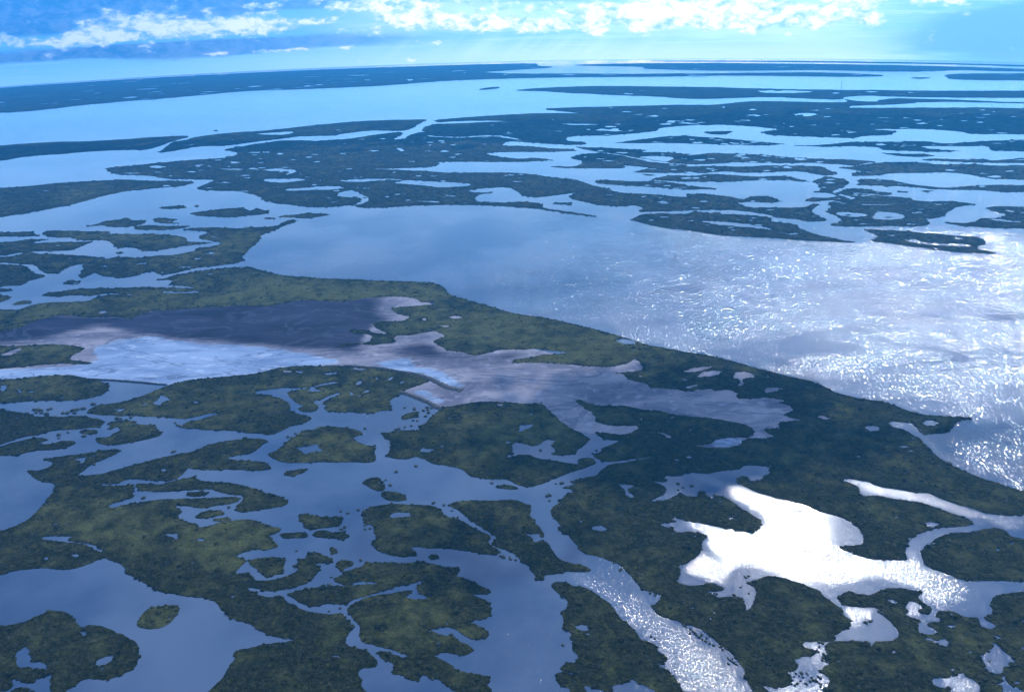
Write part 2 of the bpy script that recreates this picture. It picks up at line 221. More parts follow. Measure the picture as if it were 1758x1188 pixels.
('I','olive island at the left edge with a long eastern point','I -20,345 0,345 100,335 200,322 340,322 240,335 230,350 400,340 560,340 650,332 560,365 490,395 400,400 300,400 200,405 120,415 40,430 0,430 -20,430'),
('I','dark wedge island pointing east between two lagoons at left','I -20,470 20,445 140,425 180,405 260,420 420,425 540,430 640,440 715,450 640,470 540,490 460,510 400,545 340,555 300,548 240,495 140,490 60,480 0,478'),
('I','rounded olive island at the left edge below the dark wedge island','I -20,480 50,495 130,495 180,510 220,540 240,555 305,565 290,580 200,600 140,635 80,635 20,640 0,645 -20,645'),
('I','tiny oval islet in the pinkish lagoon south of the hairpin creek','I 780,412 820,405 850,412 800,420'),
('I','olive headland island on the western shore of the big lake','I 540,575 550,540 570,520 560,490 640,475 720,455 800,440 950,450 1050,435 1180,430 1330,400 1340,385 1440,370 1500,355 1510,345 1440,330 1360,320 1350,300 1420,275 1380,265 1240,258 1300,245 1450,240 1580,245 1640,250 1700,238 L 1220,555 1300,560 1400,550 1430,530 1470,518 1500,525 1430,550 1390,570 1310,600 1300,630 1250,670 1220,705 1220,725 1190,740 I 1480,500 1350,512 1310,520 1250,535 1170,555 1100,565 1050,540 990,545 920,570 860,580 780,580 680,565 640,545 600,570 550,585'),
('I','low green islet across the mouth of the upper left lagoon','L 1395,505 1450,497 1500,495 1540,487 1670,492 1640,500 1540,515 1480,510'),
('I','tiny round islet between the spindle-shaped island and the headland','L 1320,513 1350,508 1390,513 1350,518'),
('I','small olive oval islet in the lower left lagoon','I 435,615 480,600 550,608 540,620 480,628 440,625'),
('I','narrow olive sliver at the left edge, below the rounded olive island','I -20,655 0,655 60,660 90,670 0,680 -20,680'),
('I','stubby olive islet at the left edge under the narrow olive sliver','I -20,705 0,702 60,705 80,715 30,740 0,750 -20,750'),
('I','leaning olive islet ringed by black clumps, just off the mudflat bank','I 75,765 150,735 215,740 200,755 120,768'),
# upper middle
('I','dark shaded strip island between the two far lagoons at the left edge','L -20,155 0,150 150,138 300,130 420,130 600,120 750,108 900,100 960,102 900,115 850,130 790,155 720,170 600,168 430,178 300,190 200,195 100,205 0,225 -20,225'),
('I','thin green barrier island ending at the straight canal','L 790,185 830,160 870,130 950,120 960,110 1030,100 1150,85 1300,78 1450,62 1600,45 1758,30 M 150,25 300,20 450,18 400,40 350,68 320,73 160,70 0,90 L 1700,95 1600,98 1500,100 1380,118 1280,128 1130,150 1000,150 870,175'),
('B','','''L 530,262 560,258 700,245 900,225 1060,215 1150,208 1210,185 1120,168 1200,155 1350,132 1420,122 1600,125 1758,115 M 150,100 300,80 330,85 270,118 340,115 360,95 400,85 450,78 420,72 440,55 480,40 620,38 800,28 900,30 800,20 620,22 500,30 490,20 560,15
P 560,600 700,590 850,580 1000,572 1260,575 1150,562 1020,550 1150,545 1300,540 1700,531 Q 0,530 200,532 340,515 500,512 740,518 880,518 850,500 950,515 1080,513 1230,517 1150,522 1100,526 900,532 840,540 900,547 1200,545 1758,546 1800,546
N 1800,88 1758,88 1500,90 1440,75 1300,65 1200,62 920,65 1120,75 1060,95 940,100 900,110 750,105 600,100 480,95 430,80 550,65 380,48 200,40 0,50 M 1610,60 1600,75 1500,85 1380,95 1150,100 1150,125 1240,130 1250,140 1190,145 1000,135 870,125 840,130 820,150 880,148 950,150 1100,165 1180,165 1200,175 1000,180 800,180 730,190 880,215 1000,210 1090,222 900,230 600,228 480,232 520,235 480,255 300,262 150,265 300,270 430,275 550,285 700,283 850,285 980,292 1100,310 1200,320 1280,350 1390,370 1270,370 1180,385 1080,400 1000,408 930,400 900,375 850,355 720,362 640,375 700,385 800,380 720,390 690,405 690,430 850,435 950,430 1030,440 1030,460 1080,470 1160,480 1240,493 1315,505 1280,504 1150,488 1000,465 850,452 700,447 550,445 350,450 230,460 110,460 60,445
L 1700,455 1560,458 1450,445 1340,430 1300,400 1200,375 1050,375 980,365 1030,345 1090,320 1000,318 850,315 750,298 620,295 560,285'''),
('I','broken dark islet chain north of the wide pale channel, right of centre','M 1390,135 1480,122 1650,102 1758,97 N 60,100 130,105 200,108 340,120 560,140 430,148 200,140 100,138 -50,135'),
('I','small dark islet in the far pale bay right of centre','N 150,82 200,76 300,75 250,92 200,92'),
('B','','N 600,148 760,145 880,130 1000,130 1240,125 1370,140 1500,130 1560,125 1758,120 1800,120 1800,185 1600,175 1580,150 1500,150 1220,150 1280,165 1440,175 1320,180 1200,175 1060,170 1030,155 900,150 740,152'),
('I','flat streak island in the pale far channel at right','N 1040,185 1150,190 1250,190 1320,200 1230,205 1130,200'),
('I','thin far strip at the right edge above the ribbed marsh','N 1230,220 1300,212 1450,218 1560,215 1600,225 1700,215 1800,215 1800,235 1600,235 1400,228'),
('I','very long thin island south of the wide pale channel','M 1190,155 1350,160 1570,170 1500,180 1700,183 N 0,185 100,195 200,185 350,190 450,195 600,210 750,215 900,220 1020,228 930,240 900,250 830,240 760,240 680,232 600,235 450,235 300,230 270,235 100,243 0,236 M 1640,228 1500,208 1430,192 1300,178'),
('I','patchy island beneath the very long thin one, dark at its western end','M 1050,252 1200,255 1240,225 1160,208 1230,190 1320,185 1430,198 1500,215 1600,235 1758,245 N 60,255 200,250 330,255 450,248 620,250 740,252 760,265 830,290 760,300 640,275 500,280 350,285 250,275 150,285 30,275 M 1758,285 1600,285 1480,280 1590,260 1430,245 1450,262 1300,262 1150,260'),
('I','slender green island lying above the big lake inlet, tapering both ways','M 1290,325 1350,320 1480,330 1600,325 1758,345 N 60,350 220,365 100,368 20,370 M 1758,370 1650,360 1500,350 1380,345 1300,335'),
('I','low island with a straight southern shore above the round grey lagoon','M 1580,318 1650,300 1758,298 N 60,302 200,290 400,305 560,300 640,320 680,330 550,320 380,322 250,330 60,328 M 1650,325'),
('I','dark island on the west bank of the winding river','N 660,418 700,408 760,412 830,405 780,385 700,382 740,375 720,340 690,328 760,305 850,315 880,330 850,355 785,380 830,398 880,415 850,428 780,420 700,430 660,425'),
('I','dark marsh between the river head and the pale lagoon at right','N 810,258 880,255 1000,235 1130,230 1280,235 1320,245 1500,240 1600,250 1758,245 1800,245 1800,330 1600,315 1550,305 1470,290 1350,280 1250,285 1100,285 1000,298 900,300 890,285 960,280 900,268'),
('I','narrow dark ridge island reaching the right edge','N 915,322 960,315 1080,320 1200,345 1360,362 1500,350 1620,345 1758,348 1800,350 1800,385 1640,380 1560,372 1450,370 1290,365 1180,352 1050,350 920,345 940,335'),
('I','dark pond-riddled island on the east bank of the winding river','N 820,385 870,362 960,365 1000,375 1090,385 1095,395 1000,400 1180,410 1210,425 1260,430 1400,428 1530,445 1420,455 1370,480 1355,500 1300,515 1265,520 1290,540 1260,550 1200,555 1100,550 980,555 850,555 770,545 850,530 830,510 790,490 770,480 790,450 770,435 800,428 920,415 900,405'),
('I','green island ending in a dark point at the river mouth, west side','M 1160,405 1220,375 1330,365 1420,385 1600,395 1758,410 N 60,392 130,390 250,400 350,420 380,405 460,400 540,425 500,435 400,430 300,430 370,460 500,460 650,460 700,440 730,442 690,470 700,490 780,525 680,530 650,525 600,515 520,510 480,495 350,475 200,470 0,475 M 1650,478 1520,480 1540,460 1480,445 1430,455 1300,445 1240,430 1180,415'),
('I','long dark spit on the northern shore of the sparkling lake, west of the river mouth','M 1478,520 1520,495 1600,490 1758,492 N 100,478 200,490 400,500 490,510 480,530 600,540 630,565 700,590 800,615 915,635 820,632 600,620 400,605 240,600 100,578 0,565 M 1650,562 1540,540'),
('I','ragged dark spit with bright slits, east of the river mouth','N 975,628 1030,605 1000,590 945,568 1100,575 1250,585 1400,600 1530,610 1575,635 1520,655 1530,670 1640,690 1500,690 1400,680 1250,660 1100,640'),
('I','dark point at the right edge embracing a smooth round bay','N 1335,530 1450,540 1520,530 1540,515 1600,520 1680,495 1600,475 1565,460 1640,452 1758,458 1800,460 1800,565 1600,562 1450,552'),
('I','tiny dash islet above the pond-riddled island','N 1120,378 1190,380 1150,385'),
('I','tiny dash islet under the narrow dark ridge island','N 1230,375 1320,375 1270,381'),
('I','little rectangular islet behind the lake bar left of the river mouth','M 1080,435 1180,435 1160,445 1090,442'),
('I','narrow dark bar standing off the big lake inlet','M 1520,290 1610,296 1560,299'),
# far
('I','broad far island with a sharp western tip in the far lagoon','P 885,455 1150,438 1400,435 1758,440 Q 200,442 450,450 740,455 1400,460 1800,460 1800,492 1480,492 1100,487 960,480 830,490 860,500 740,500 600,492 480,488 340,492 200,498 50,497 P 1600,485 1360,478 1170,468 1050,460 950,458'),
('I','thin far strip near the right edge between two pale lagoons','Q 1230,515 1000,512 1100,496 1250,501 1400,505 1758,520 1800,522 1800,530 1600,517 1400,511'),
('I','hair-thin islet alone in the far lagoon left of centre','P 700,453 760,442 830,440 760,451'),
('I','dark far headland at the right edge near the horizon','Q 1350,380 1450,372 1758,372 1800,372 1800,405 1600,405 1390,400'),
('I','tiny far bar beside the dark headland near the horizon','Q 1180,392 1300,393 1240,398'),
]
PONDS='''A 275,140 310,128 400,125 500,125 460,150 500,165 570,170 640,190 720,230 680,238 620,205 560,178 490,175 380,162 300,155 /
A 480,250 530,245 535,270 500,270 / A 280,280 330,265 325,295 290,290 / A 1110,110 1220,110 1200,155 1170,135 / A 1340,140 1400,150 1370,165 1345,155 / A 345,45 385,35 390,50 360,52 /
A 100,930 170,872 205,895 220,975 330,995 355,1040 350,1150 280,1240 240,1240 220,1170 120,1150 60,1188 60,1240 0,1240 0,1160 30,1185 95,1145 75,1105 110,1095 180,1130 240,1120 255,1085 310,1095 330,1040 240,1025 120,1020 /
A 650,975 690,955 760,935 780,955 740,990 665,1020 / A 540,775 580,770 590,795 565,810 /
B 640,465 680,435 780,433 840,450 760,455 700,462 / F 900,1130 960,1100 1040,1105 1060,1135 1000,1140 920,1145 / F 255,670 350,655 420,640 440,680 460,690 380,695 330,715 310,690 /
C 420,740 460,725 520,735 530,760 500,772 450,765 / C 520,75 560,55 600,52 650,80 620,95 550,85 / C 1585,65 1630,68 1600,76 /
B 510,940 560,932 570,955 540,960 / B 1220,850 1260,855 1240,866 / B 385,1100 410,1115 395,1130 / B 450,1130 480,1138 460,1145 /
D 1045,825 1100,815 1150,840 1200,820 1240,850 1220,880 1170,870 1120,840 / D 1210,735 1260,730 1290,745 1250,755 / D 805,560 850,558 890,580 860,590 /
D 1440,945 1500,900 1540,880 1520,850 1560,860 1600,900 1650,940 1690,985 1660,1010 1600,1020 1600,1060 1520,1060 1465,1015 1470,980 /
D 1110,1110 1150,1085 1250,1085 1320,1050 1370,1085 1410,1110 1450,1150 1460,1240 1260,1240 1250,1160 1190,1160 1130,1140 /
D 1540,795 1600,825 1550,830 / D 1600,1062 1620,1110 1650,1140 1742,1175 1742,1200 1600,1240 1600,1150 1540,1130 1600,1120 / D 1715,700 1742,695 1742,715 / D 1620,745 1650,745 1655,758 / D 1720,890 1742,870 1742,905 / D 470,905 490,905 480,925 /
D 1070,35 1100,25 1200,45 1150,55 1130,75 1080,60 /
G 1160,145 1280,120 1370,112 1340,130 1240,155 1170,155 / G 1240,190 1300,150 1400,145 1430,155 1360,185 / G 1490,190 1510,155 1600,150 1660,190 1560,200 1580,240 1490,265 1550,235 1545,205 / G 1160,265 1220,240 1280,240 1200,268 / G 1140,200 1170,195 1200,212 1160,214 /
H -25,275 0,262 60,258 120,268 60,285 -20,298 / H 330,460 370,448 440,465 400,478 / H 650,530 690,515 750,520 765,550 700,560 / H 1050,500 1080,480 1130,478 1165,500 1140,520 1070,520 / H 890,655 955,650 950,668 910,668 / H 895,598 915,596 910,606 /
G 720,910 760,915 820,920 830,935 780,945 790,970 840,1000 800,1010 760,985 770,960 740,940 / G 1095,742 1130,745 1145,765 1110,755 / G 1175,730 1200,720 1225,735 1190,740 / G 1465,1150 1500,1130 1510,1140 1480,1155 /
G 30,560 50,515 150,500 130,530 60,560 / G 110,435 145,435 130,447 / G 110,592 140,595 125,605 / G 860,465 885,470 875,485 / G 1065,465 1100,450 1090,475 / G 970,560 1040,570 1085,600 1060,602 / G 450,1165 480,1160 470,1180 /
F 1110,690 1130,665 1150,675 1210,675 1200,690 1140,700 / F 1690,620 1742,630 1700,645 / F 1635,370 1675,368 1670,388 1640,385 / F 1300,458 1325,465 1310,475 / F 1400,420 1425,425 1410,432 / F 1720,450 1742,450 1742,465 / F 1240,655 1285,655 1265,665 /
J 1310,570 1350,563 1410,572 1380,583 1320,580 / J 1120,585 1150,580 1175,590 1130,597 / J 1240,632 1300,628 1340,634 1290,642 / Z 1057,584 1070,581 1088,585 1093,590 1080,592 1062,588 /
F 670,235 690,215 730,210 715,235 690,245 / F 755,215 800,230 790,240 / F 810,205 820,180 835,205 / F 630,285 650,290 665,310 640,315 / F 720,290 775,265 770,285 740,295 / F 690,308 715,310 705,322 / F 180,145 240,145 240,158 185,155 / F 265,145 325,152 310,163 275,158 / F 650,125 700,125 765,135 720,142 670,138 / F 445,165 550,150 555,165 480,175 / F 880,205 940,180 920,210 / F 970,220 1020,215 990,235 /
E 1040,355 1080,335 1090,305 1130,320 1165,345 1100,360 1090,380 1050,375 / E 955,375 1000,365 1005,380 / E 770,405 855,400 840,415 795,428 / E 1280,350 1350,350 1340,368 / E 115,268 150,275 145,295 120,290 / E 165,280 235,285 230,295 / E 395,325 450,325 420,335 / E 0,240 50,240 50,265 20,290 0,270 / E 500,745 560,735 590,730 570,770 540,772 530,755 / E 592,731 640,718 685,720 640,730 / E 1090,815 1120,808 1140,825 1100,828 / E 1630,490 1670,488 1665,500 / E 105,460 130,460 120,474 / E 340,1180 390,1178 370,1186 /
I 1070,680 1130,672 1250,680 1320,670 1370,680 1300,688 1150,688 / I 660,828 690,805 735,812 700,830 / I 670,505 720,498 750,507 / I 920,495 950,480 1000,478 990,490 / I 1170,440 1210,435 1240,443 / I 1290,455 1340,447 1390,452 1340,459 / I 1380,415 1440,405 1465,415 1430,425 / I 1200,512 1260,505 1320,510 1260,518 / I 1380,560 1450,550 1440,562 / I 850,697 900,693 880,703 / I 0,1105 60,1085 130,1060 160,1062 100,1100 30,1115 / I 290,405 330,408 310,414 /
L 740,252 790,247 850,255 790,262 / L 1310,268 1400,262 1510,272 1430,300 1460,278 1350,275 / L 1080,262 1250,265 1180,272 / L 1260,88 1400,78 1490,75 1450,95 1330,95 / L 1320,315 1500,312 1560,318 1420,335 1340,330 / L 1430,365 1540,358 1700,348 1740,365 1560,372 1440,375 / L 1230,182 1320,178 1300,186 / L 1530,205 1580,202 1560,210 / L 265,172 330,170 300,177 / L 115,192 170,192 140,197 / L 930,142 990,140 960,147 / L 600,283 720,284 660,290 / L 1140,118 1200,116 1170,122 / L 970,245 1040,243 1000,249 / L 200,372 255,372 230,378 /
M 0,320 200,312 360,318 200,325 50,332 / M 260,335 350,320 450,325 560,330 680,340 640,355 500,358 400,345 / M 0,385 40,375 70,370 140,400 160,410 130,440 70,450 110,430 120,410 0,405 / M 580,190 635,185 600,196 / M 440,95 600,105 800,92 920,115 880,118 780,98 600,110 460,103 / M 145,170 215,170 180,180 / M 1080,38 1200,35 1360,42 1220,48 / M 1030,75 1100,72 1150,78 / M 1220,65 1400,60 1500,70 1450,78 1280,72 / M 530,395 580,395 555,402 / M 385,425 500,425 530,435 440,430 / M 550,205 600,203 580,210 / M 870,325 940,325 900,332 / M 235,402 262,402 250,410 / M 1310,222 1400,222 1360,228 / M 1500,205 1560,198 1700,205 1660,230 1600,225 / M 310,158 340,172 320,178 290,165 / M 1080,12 1110,14 1095,22 /
N 805,485 850,478 960,490 980,500 900,508 830,500 / N 985,515 1010,480 1100,480 1165,500 1150,515 1080,522 / N 1190,482 1230,478 1255,485 1200,490 / N 860,440 1000,443 1240,437 1000,448 / N 120,525 250,530 420,545 510,575 380,560 200,545 / N 545,592 600,585 635,590 590,598 / N 1060,595 1110,595 1100,605 / N 1140,620 1200,615 1300,640 1480,640 1500,660 1400,655 1250,645 / N 740,332 780,328 820,332 780,338 / N 900,385 1000,392 1080,395 950,398 / N 150,285 200,275 150,262 180,258 210,275 / N 560,240 600,262 540,262 / N 290,197 350,200 330,206 / N 1540,510 1650,518 1758,530 1700,533 1600,524 / N 1640,470 1740,478 1700,484 /
Q 410,458 500,452 740,462 640,470 540,472 440,470 / Q 110,463 210,463 150,467 / Q 570,578 640,566 730,570 690,590 600,584 / Q 920,592 1050,590 1180,597 1000,598 / Q 920,570 1020,572 960,577 / Q 870,488 900,484 1000,470 1010,474 960,488 / P 1580,608 1700,606 1758,610 1700,622 1620,615 / P 1420,573 1520,572 1470,578 / Q 0,612 60,616 200,630 100,628 0,622 / Q 1220,740 1400,738 1580,740 1400,748 / P 1075,600 1105,602 1090,610 '''
MUD='Z -20,565 60,542 150,535 230,540 330,515 520,505 680,500 740,515 770,560 800,590 900,595 980,615 1110,608 1140,645 1250,660 1330,668 1385,700 1375,740 1300,778 1180,772 1150,755 1100,735 1090,750 1040,748 985,740 940,705 930,695 850,695 800,702 762,702 715,680 690,668 735,652 650,635 560,630 450,645 300,662 240,655 200,653 150,650 100,648 0,655 -20,655'
MUDPONDS='G 1150,110 1400,100 1450,160 1300,200 1150,160 / G 1480,140 1680,150 1680,200 1600,270 1480,270 / G 1130,190 1290,230 1280,275 1150,275 / H -60,250 130,250 130,300 -60,310 / H 320,440 450,445 445,485 320,480 / J 1300,555 1420,560 1420,592 1300,592 / J 1110,575 1190,575 1190,600 1110,602'
LEVEES=[('curved black levee arching across the pale mudflat to a thick end','J 600,905 700,910 850,920 960,940 1090,960 1170,985 1240,1020 1300,1050 1400,1070',1.6,3.6),
('short black levee between the blue bay and the small mud pool','F 970,292 1020,300 1100,330 1170,360 1230,395 1265,402',2.6,2.6),
('hair-thin straight dark levee joining two islands at the mudflat edge','E 600,203 760,210 950,225 1130,242',1.2,1.2)]
DOTS='''L 1085,73 990,452
E 635,373 560,404 572,402 500,415 520,410 510,432 430,435 460,433 340,405 235,410 280,415 255,412 310,440 245,432 285,432 395,465 370,458 400,605 405,578 460,565 570,590 640,785 1180,695 800,470 825,472 890,462 1190,500 1205,515 1225,525 970,1012 1555,1070 1300,532
F 620,530 740,538 950,545 967,540 1010,527 1053,520 1088,795 953,832 1008,397 1075,408 1165,410 1190,400 1170,430 1145,455 1065,482 1095,485 1135,415 1160,395 575,1100 690,1088 625,1112 920,1045 1205,1043 1600,908 1275,1058 1370,1140 265,572 215,595 240,600 910,922 880,888 730,1100 755,1130 740,1150 1330,1095
G 570,688 235,997 250,990 250,1028 295,912 335,908 370,935 1118,912 1160,940 1215,928 1125,955 190,687 410,900
B 735,10 760,40 740,55 790,30 740,80 775,75 600,66 580,80 710,290 275,228 510,405 490,455 505,465 570,618 1200,1100 1660,262 1680,270 1722,270 1730,285 200,822 495,638 205,405 260,330
C 735,355 730,365 345,870 935,515 970,530 1180,745 1210,760 1225,775 1205,790 1240,785 1250,800 1270,815 1290,830 1310,840 1320,820 1285,800 1340,855 1370,870 1415,880 1430,900 1450,890 1465,955 1480,970 1500,985 1520,1000 1470,995 1495,960 1335,860 940,810 965,820 1550,475 1605,518 1508,528 1580,405 1605,400 20,290 690,310 1165,735 1390,520 1370,515
D 350,850 372,855 345,915 382,930 380,955 350,880 405,915 370,970 395,980 330,905 190,1060 215,1075 230,1060 265,1055 275,1070 225,1110 240,1085 260,1130 285,1110 310,1105 330,1112 355,1130 340,1080 360,1090 185,1140 160,1130 205,1125 300,1090 360,1150 180,1085 665,715 700,705 755,640 775,648 1500,910'''
RUFFLE=[(1.0,'''G 1180,840 1330,850 1520,930 H 0,1000 130,1030 300,1090 350,1130 D 60,0 300,10 360,60 330,140 470,200 620,262 720,292 850,297 950,290 985,245 1040,300 1030,350 1110,370 1200,380 1370,490 1300,520 1340,560 1150,590 1050,550 1040,500 980,460 800,410 650,400 600,440 400,450 250,420 100,370 0,350
C 1600,325 1500,335 1420,440 1300,410 1190,370 1170,340 1250,280 1300,250 1420,300 1330,200 1330,130 1150,20 1250,30 1400,80 G 1742,1188 1700,1120 1560,1040 1400,940 1250,880'''),
(0.7,'C 370,380 450,380 600,430 750,530 850,600 1000,690 1150,790 1300,880 1420,980 1500,1080 1620,1188 1640,1240 1150,1240 1110,1080 1000,980 1000,880 900,800 780,700 680,580 520,480'),
(0.65,'H 560,895 800,940 1000,985 1100,985 1230,1045 1500,1130 1800,1140 1800,1188 D 1800,100 1650,100 1600,60 1450,10 H 1300,1120 1050,1035 750,985'),
(0.9,'D 520,610 620,620 715,650 700,680 640,690 580,745 570,700'),(0.7,'D 940,590 1010,590 1060,620 1000,680 940,660'),(0.5,'D 240,860 420,850 410,1000 320,1010 240,970'),
(0.9,'D 1250,1100 1370,1085 1450,1150 1460,1240 1260,1240'),(0.75,'D 1110,1110 1330,1050 1340,1090 1200,1150'),(0.4,'D 1440,945 1540,880 1650,940 1690,985 1600,1050 1480,1040'),(.8,'D -60,1155 60,1160 250,1180 350,1120 420,1100 400,1188 0,1240'),
(0.85,'''Z 500,400 700,350 1025,372 1090,380 1400,412 1480,420 1700,436 1900,440 1900,860 1760,845 1700,812 1600,765 1580,745 1670,715 1450,680 1300,640 1120,592 1000,560 790,510 450,470'''),
(0.5,'N 915,640 1000,600 940,570 1250,560 1758,590 1800,700 1400,690'),
]
CALM='''K 90,980 400,1000 600,1030 690,1080 600,1110 400,1080 200,1070 280,1110 150,1130 90,1080 / K 640,960 800,970 850,1020 1200,1050 1350,1090 1370,1150 1250,1150 1230,1100 900,1050 700,1010 / K 1400,850 1742,800 1742,870 1600,890 / H 740,140 900,100 1050,160 850,170 /
H 100,0 680,0 660,30 500,40 430,10 170,30 120,50 / H 1220,60 1300,20 1370,90 1250,80 / H 1450,410 1550,370 1742,380 1742,460 1500,450 / H 1430,250 1742,270 1742,330 1600,310 / Z 1100,565 1300,640 1480,690 1660,712 1690,705 1560,680 1400,630 1250,585 1120,545 '''
DARKMUD='''Z -20,560 100,540 230,540 330,515 520,505 600,510 690,505 620,535 700,542 690,552 640,556 610,600 560,602 440,592 330,582 250,577 170,560 80,580 -20,592 / J 940,770 1200,740 1230,800 1400,830 1560,850 1742,800 1742,875 1500,890 1200,860 1000,840 700,820 560,800 / G 0,20 200,20 300,25 100,60 0,70 / I -20,1000 300,1020 330,1035 0,1045'''
WETSHEEN='''Z 150,600 180,590 250,578 330,590 440,595 560,612 600,622 560,630 450,640 300,662 200,655 -20,655 -20,640 120,630 180,615 / J 620,880 830,885 1000,850 1080,860 1040,910 1200,920 1320,980 1490,1070 1440,1070 1300,1040 1100,960 950,930 750,905 / F 1040,290 1100,270 1200,300 1320,370 1270,385 1180,345 1060,310 / J 40,615 130,618 220,605 180,630 100,632 / I 170,1020 450,1008 560,1030 400,1040 200,1035 / G 1230,655 1350,640 1420,600 1600,600 1680,580 1690,560 1600,520 1480,495 1560,500 1680,540 1720,590 1600,610 1540,655 1440,672 1330,668 / G 400,530 570,530 570,555 450,555'''
OLIVE=[(560,510,260,40,1.0),(830,560,160,45,.9),(1000,600,180,40,.8),(80,600,80,25,.9),(80,540,120,30,.8),(330,520,200,25,.7),(380,430,120,30,.6),(600,670,200,50,.45),(350,690,160,60,.4),(870,730,180,60,.55),(560,770,90,40,.5),(220,900,150,60,.5),(380,930,120,50,.6),(700,900,60,40,.5),(1700,850,120,40,.4),(1100,690,60,30,.2),(270,1060,50,30,.6),(720,1080,120,60,.35),(80,660,100,30,.5),(300,400,300,40,.5),(200,340,150,20,.6)]
def FARLAND(parse):
    """far shores, out to the horizon"""
    hor = lambda x: 101+2.94e-5*(x-1250)**2
    near = parse('''O -20,570 0,570 200,555 500,520 900,490 1200,460 1500,450 1758,440 P 250,430 500,410 700,400 1000,392 1400,388 1758,385 Q 300,380 700,385 900,388 1090,382 900,372 700,366 500,368 200,372 0,372 P 1500,375 1200,372 900,374 780,368 700,366 900,352 1100,340 1000,334''')
    top = [(x, hor(x)+5.0) for x in range(920, -200, -80)]
    a = near+top
    b = parse('Q 0,322 300,322 600,330 900,335 1200,342 1500,350 1250,362 1000,360 700,352 300,358 P 1700,352 1500,345')
    c = [(x, hor(x)+4.0) for x in (1100, 1180, 1300, 1450, 1600, 1760, 1920)]+[(1920, 118), (1760, 115), (1640, 111), (1450, 108.2), (1300, 106.4), (1180, 106.2)]
    e = [(1010, 111), (1100, 109.5), (1200, 109), (1350, 110), (1500, 112), (1640, 115), (1780, 120), (1920, 124), (1920, 127), (1760, 123.5), (1600, 119.5), (1450, 118), (1300, 117), (1180, 117.5), (1080, 114.5), (980, 113)]
    return [a, b, c, e]
PONDS += '/ P 0,382 80,378 220,378 100,384 / O 490,472 600,468 560,474 / O 250,525 150,528 260,518 380,514 / O 730,470 775,468 760,474 / O 890,463 930,462 910,467 / O 1220,438 1300,430 1330,436 1260,442 / P 330,400 370,398 390,406 350,410 / P 1060,380 1140,378 1120,383 / O 1350,395 1600,384 1758,380 1700,386 1500,392'

CLOUDS = [((1330, 215), 1300, 420, 420, 1), ((1000, 222), 500, 160, 160, 2), ((100, 262), 900, 150, 260, 3), ((1150, 672), 200, 70, 220, 4), ((1190, 740), 230, 70, 260, 5), ((1030, 650), 90, 30, 90, 6),
 ((830, 925), 90, 40, 80, 6), ((1700, 228), 500, 160, 150, 9)]
# ---------------- photograph pixel <-> point on the domed plain ----------------
def ground(px, lift=0.):
    P = np.asarray(px, float).reshape(-1, 2)
    d = CF[None] + CR[None]*((P[:, :1]-879)/FOC) - CU[None]*((P[:, 1:]-594)/FOC)
    d /= np.linalg.norm(d, axis=1)[:, None]
    R = RAD+lift; oz = RAD+H
    b = d[:, 2]*oz; disc = b*b-(oz*oz-R*R)
    t = -b-np.sqrt(np.maximum(disc, 0.))
    t = np.where(disc < 0, -b, t)
    return (d*t[:, None])[:, :2]
def gz(x, y): return np.sqrt(RAD*RAD-x*x-y*y)-RAD
def pixel(x, y, z):
    v = np.stack([x, y, z-H], -1); dz = v@CF
    return 879+FOC*(v@CR)/dz, 594-FOC*(v@CU)/dz, dz

# ---------------- raster masks in map coordinates (used to place plants and surface states) ----------------
MX, MY, MW, MH = -200, 90, 2160, 1240
def raster(polys, ss=1, val=True, dtype=bool):
    img = np.zeros((MH*ss, MW*ss), dtype)
    for P in polys:
        P = (np.array(P)-[MX, MY])*ss; a = P; b = np.roll(P, -1, 0)
        for y in range(int(max(0, P[:, 1].min())), int(min(MH*ss-1, P[:, 1].max()))+1):
            yy = y+.5; mk = (a[:, 1] <= yy) != (b[:, 1] <= yy)
            xs = np.sort(a[mk, 0]+(yy-a[mk, 1])*(b[mk, 0]-a[mk, 0])/(b[mk, 1]-a[mk, 1]))
            for i in range(0, len(xs)-1, 2):
                img[y, int(max(0, round(xs[i]))):int(max(0, min(MW*ss, round(xs[i+1]))))] = val
    return img
def blur(a, k):
    a = a.astype(np.float32)
    for _ in range(2):
        for ax in (0, 1):
            c = np.cumsum(np.concatenate([np.repeat(np.take(a, [0], ax), k+1, ax), a, np.repeat(np.take(a, [-1], ax), k, ax)], ax), ax, dtype=np.float64)
            n = a.shape[ax]; L = 2*k+1
            a = ((np.take(c, range(L, L+n), ax)-np.take(c, range(0, n), ax))/L).astype(np.float32)
    return a
def sample(img, px, py):
    ix = np.clip((px-MX).astype(int), 0, MW-1); iy = np.clip((py-MY).astype(int), 0, MH-1)
    return img[iy, ix]

# ---------------- materials ----------------
def material(name):
    mt = bpy.data.materials.new(name); mt.use_nodes = True; gg = G(mt.node_tree)
    return mt, gg, gg.n['Principled BSDF']
def attr(gg, name, typ='GEOMETRY', out='Fac'):
    n = gg.node('ShaderNodeAttribute', attribute_type=typ, attribute_name=name); return n.outputs[out]
def pos(gg): return gg.node('ShaderNodeNewGeometry').outputs['Position']
def bump(gg, h, dist, strength=1.):
    n = gg.node('ShaderNodeBump'); n.inputs['Strength'].default_value = strength
    gg.put(n.inputs['Distance'], dist); gg.put(n.inputs['Height'], h); return n.outputs[0]

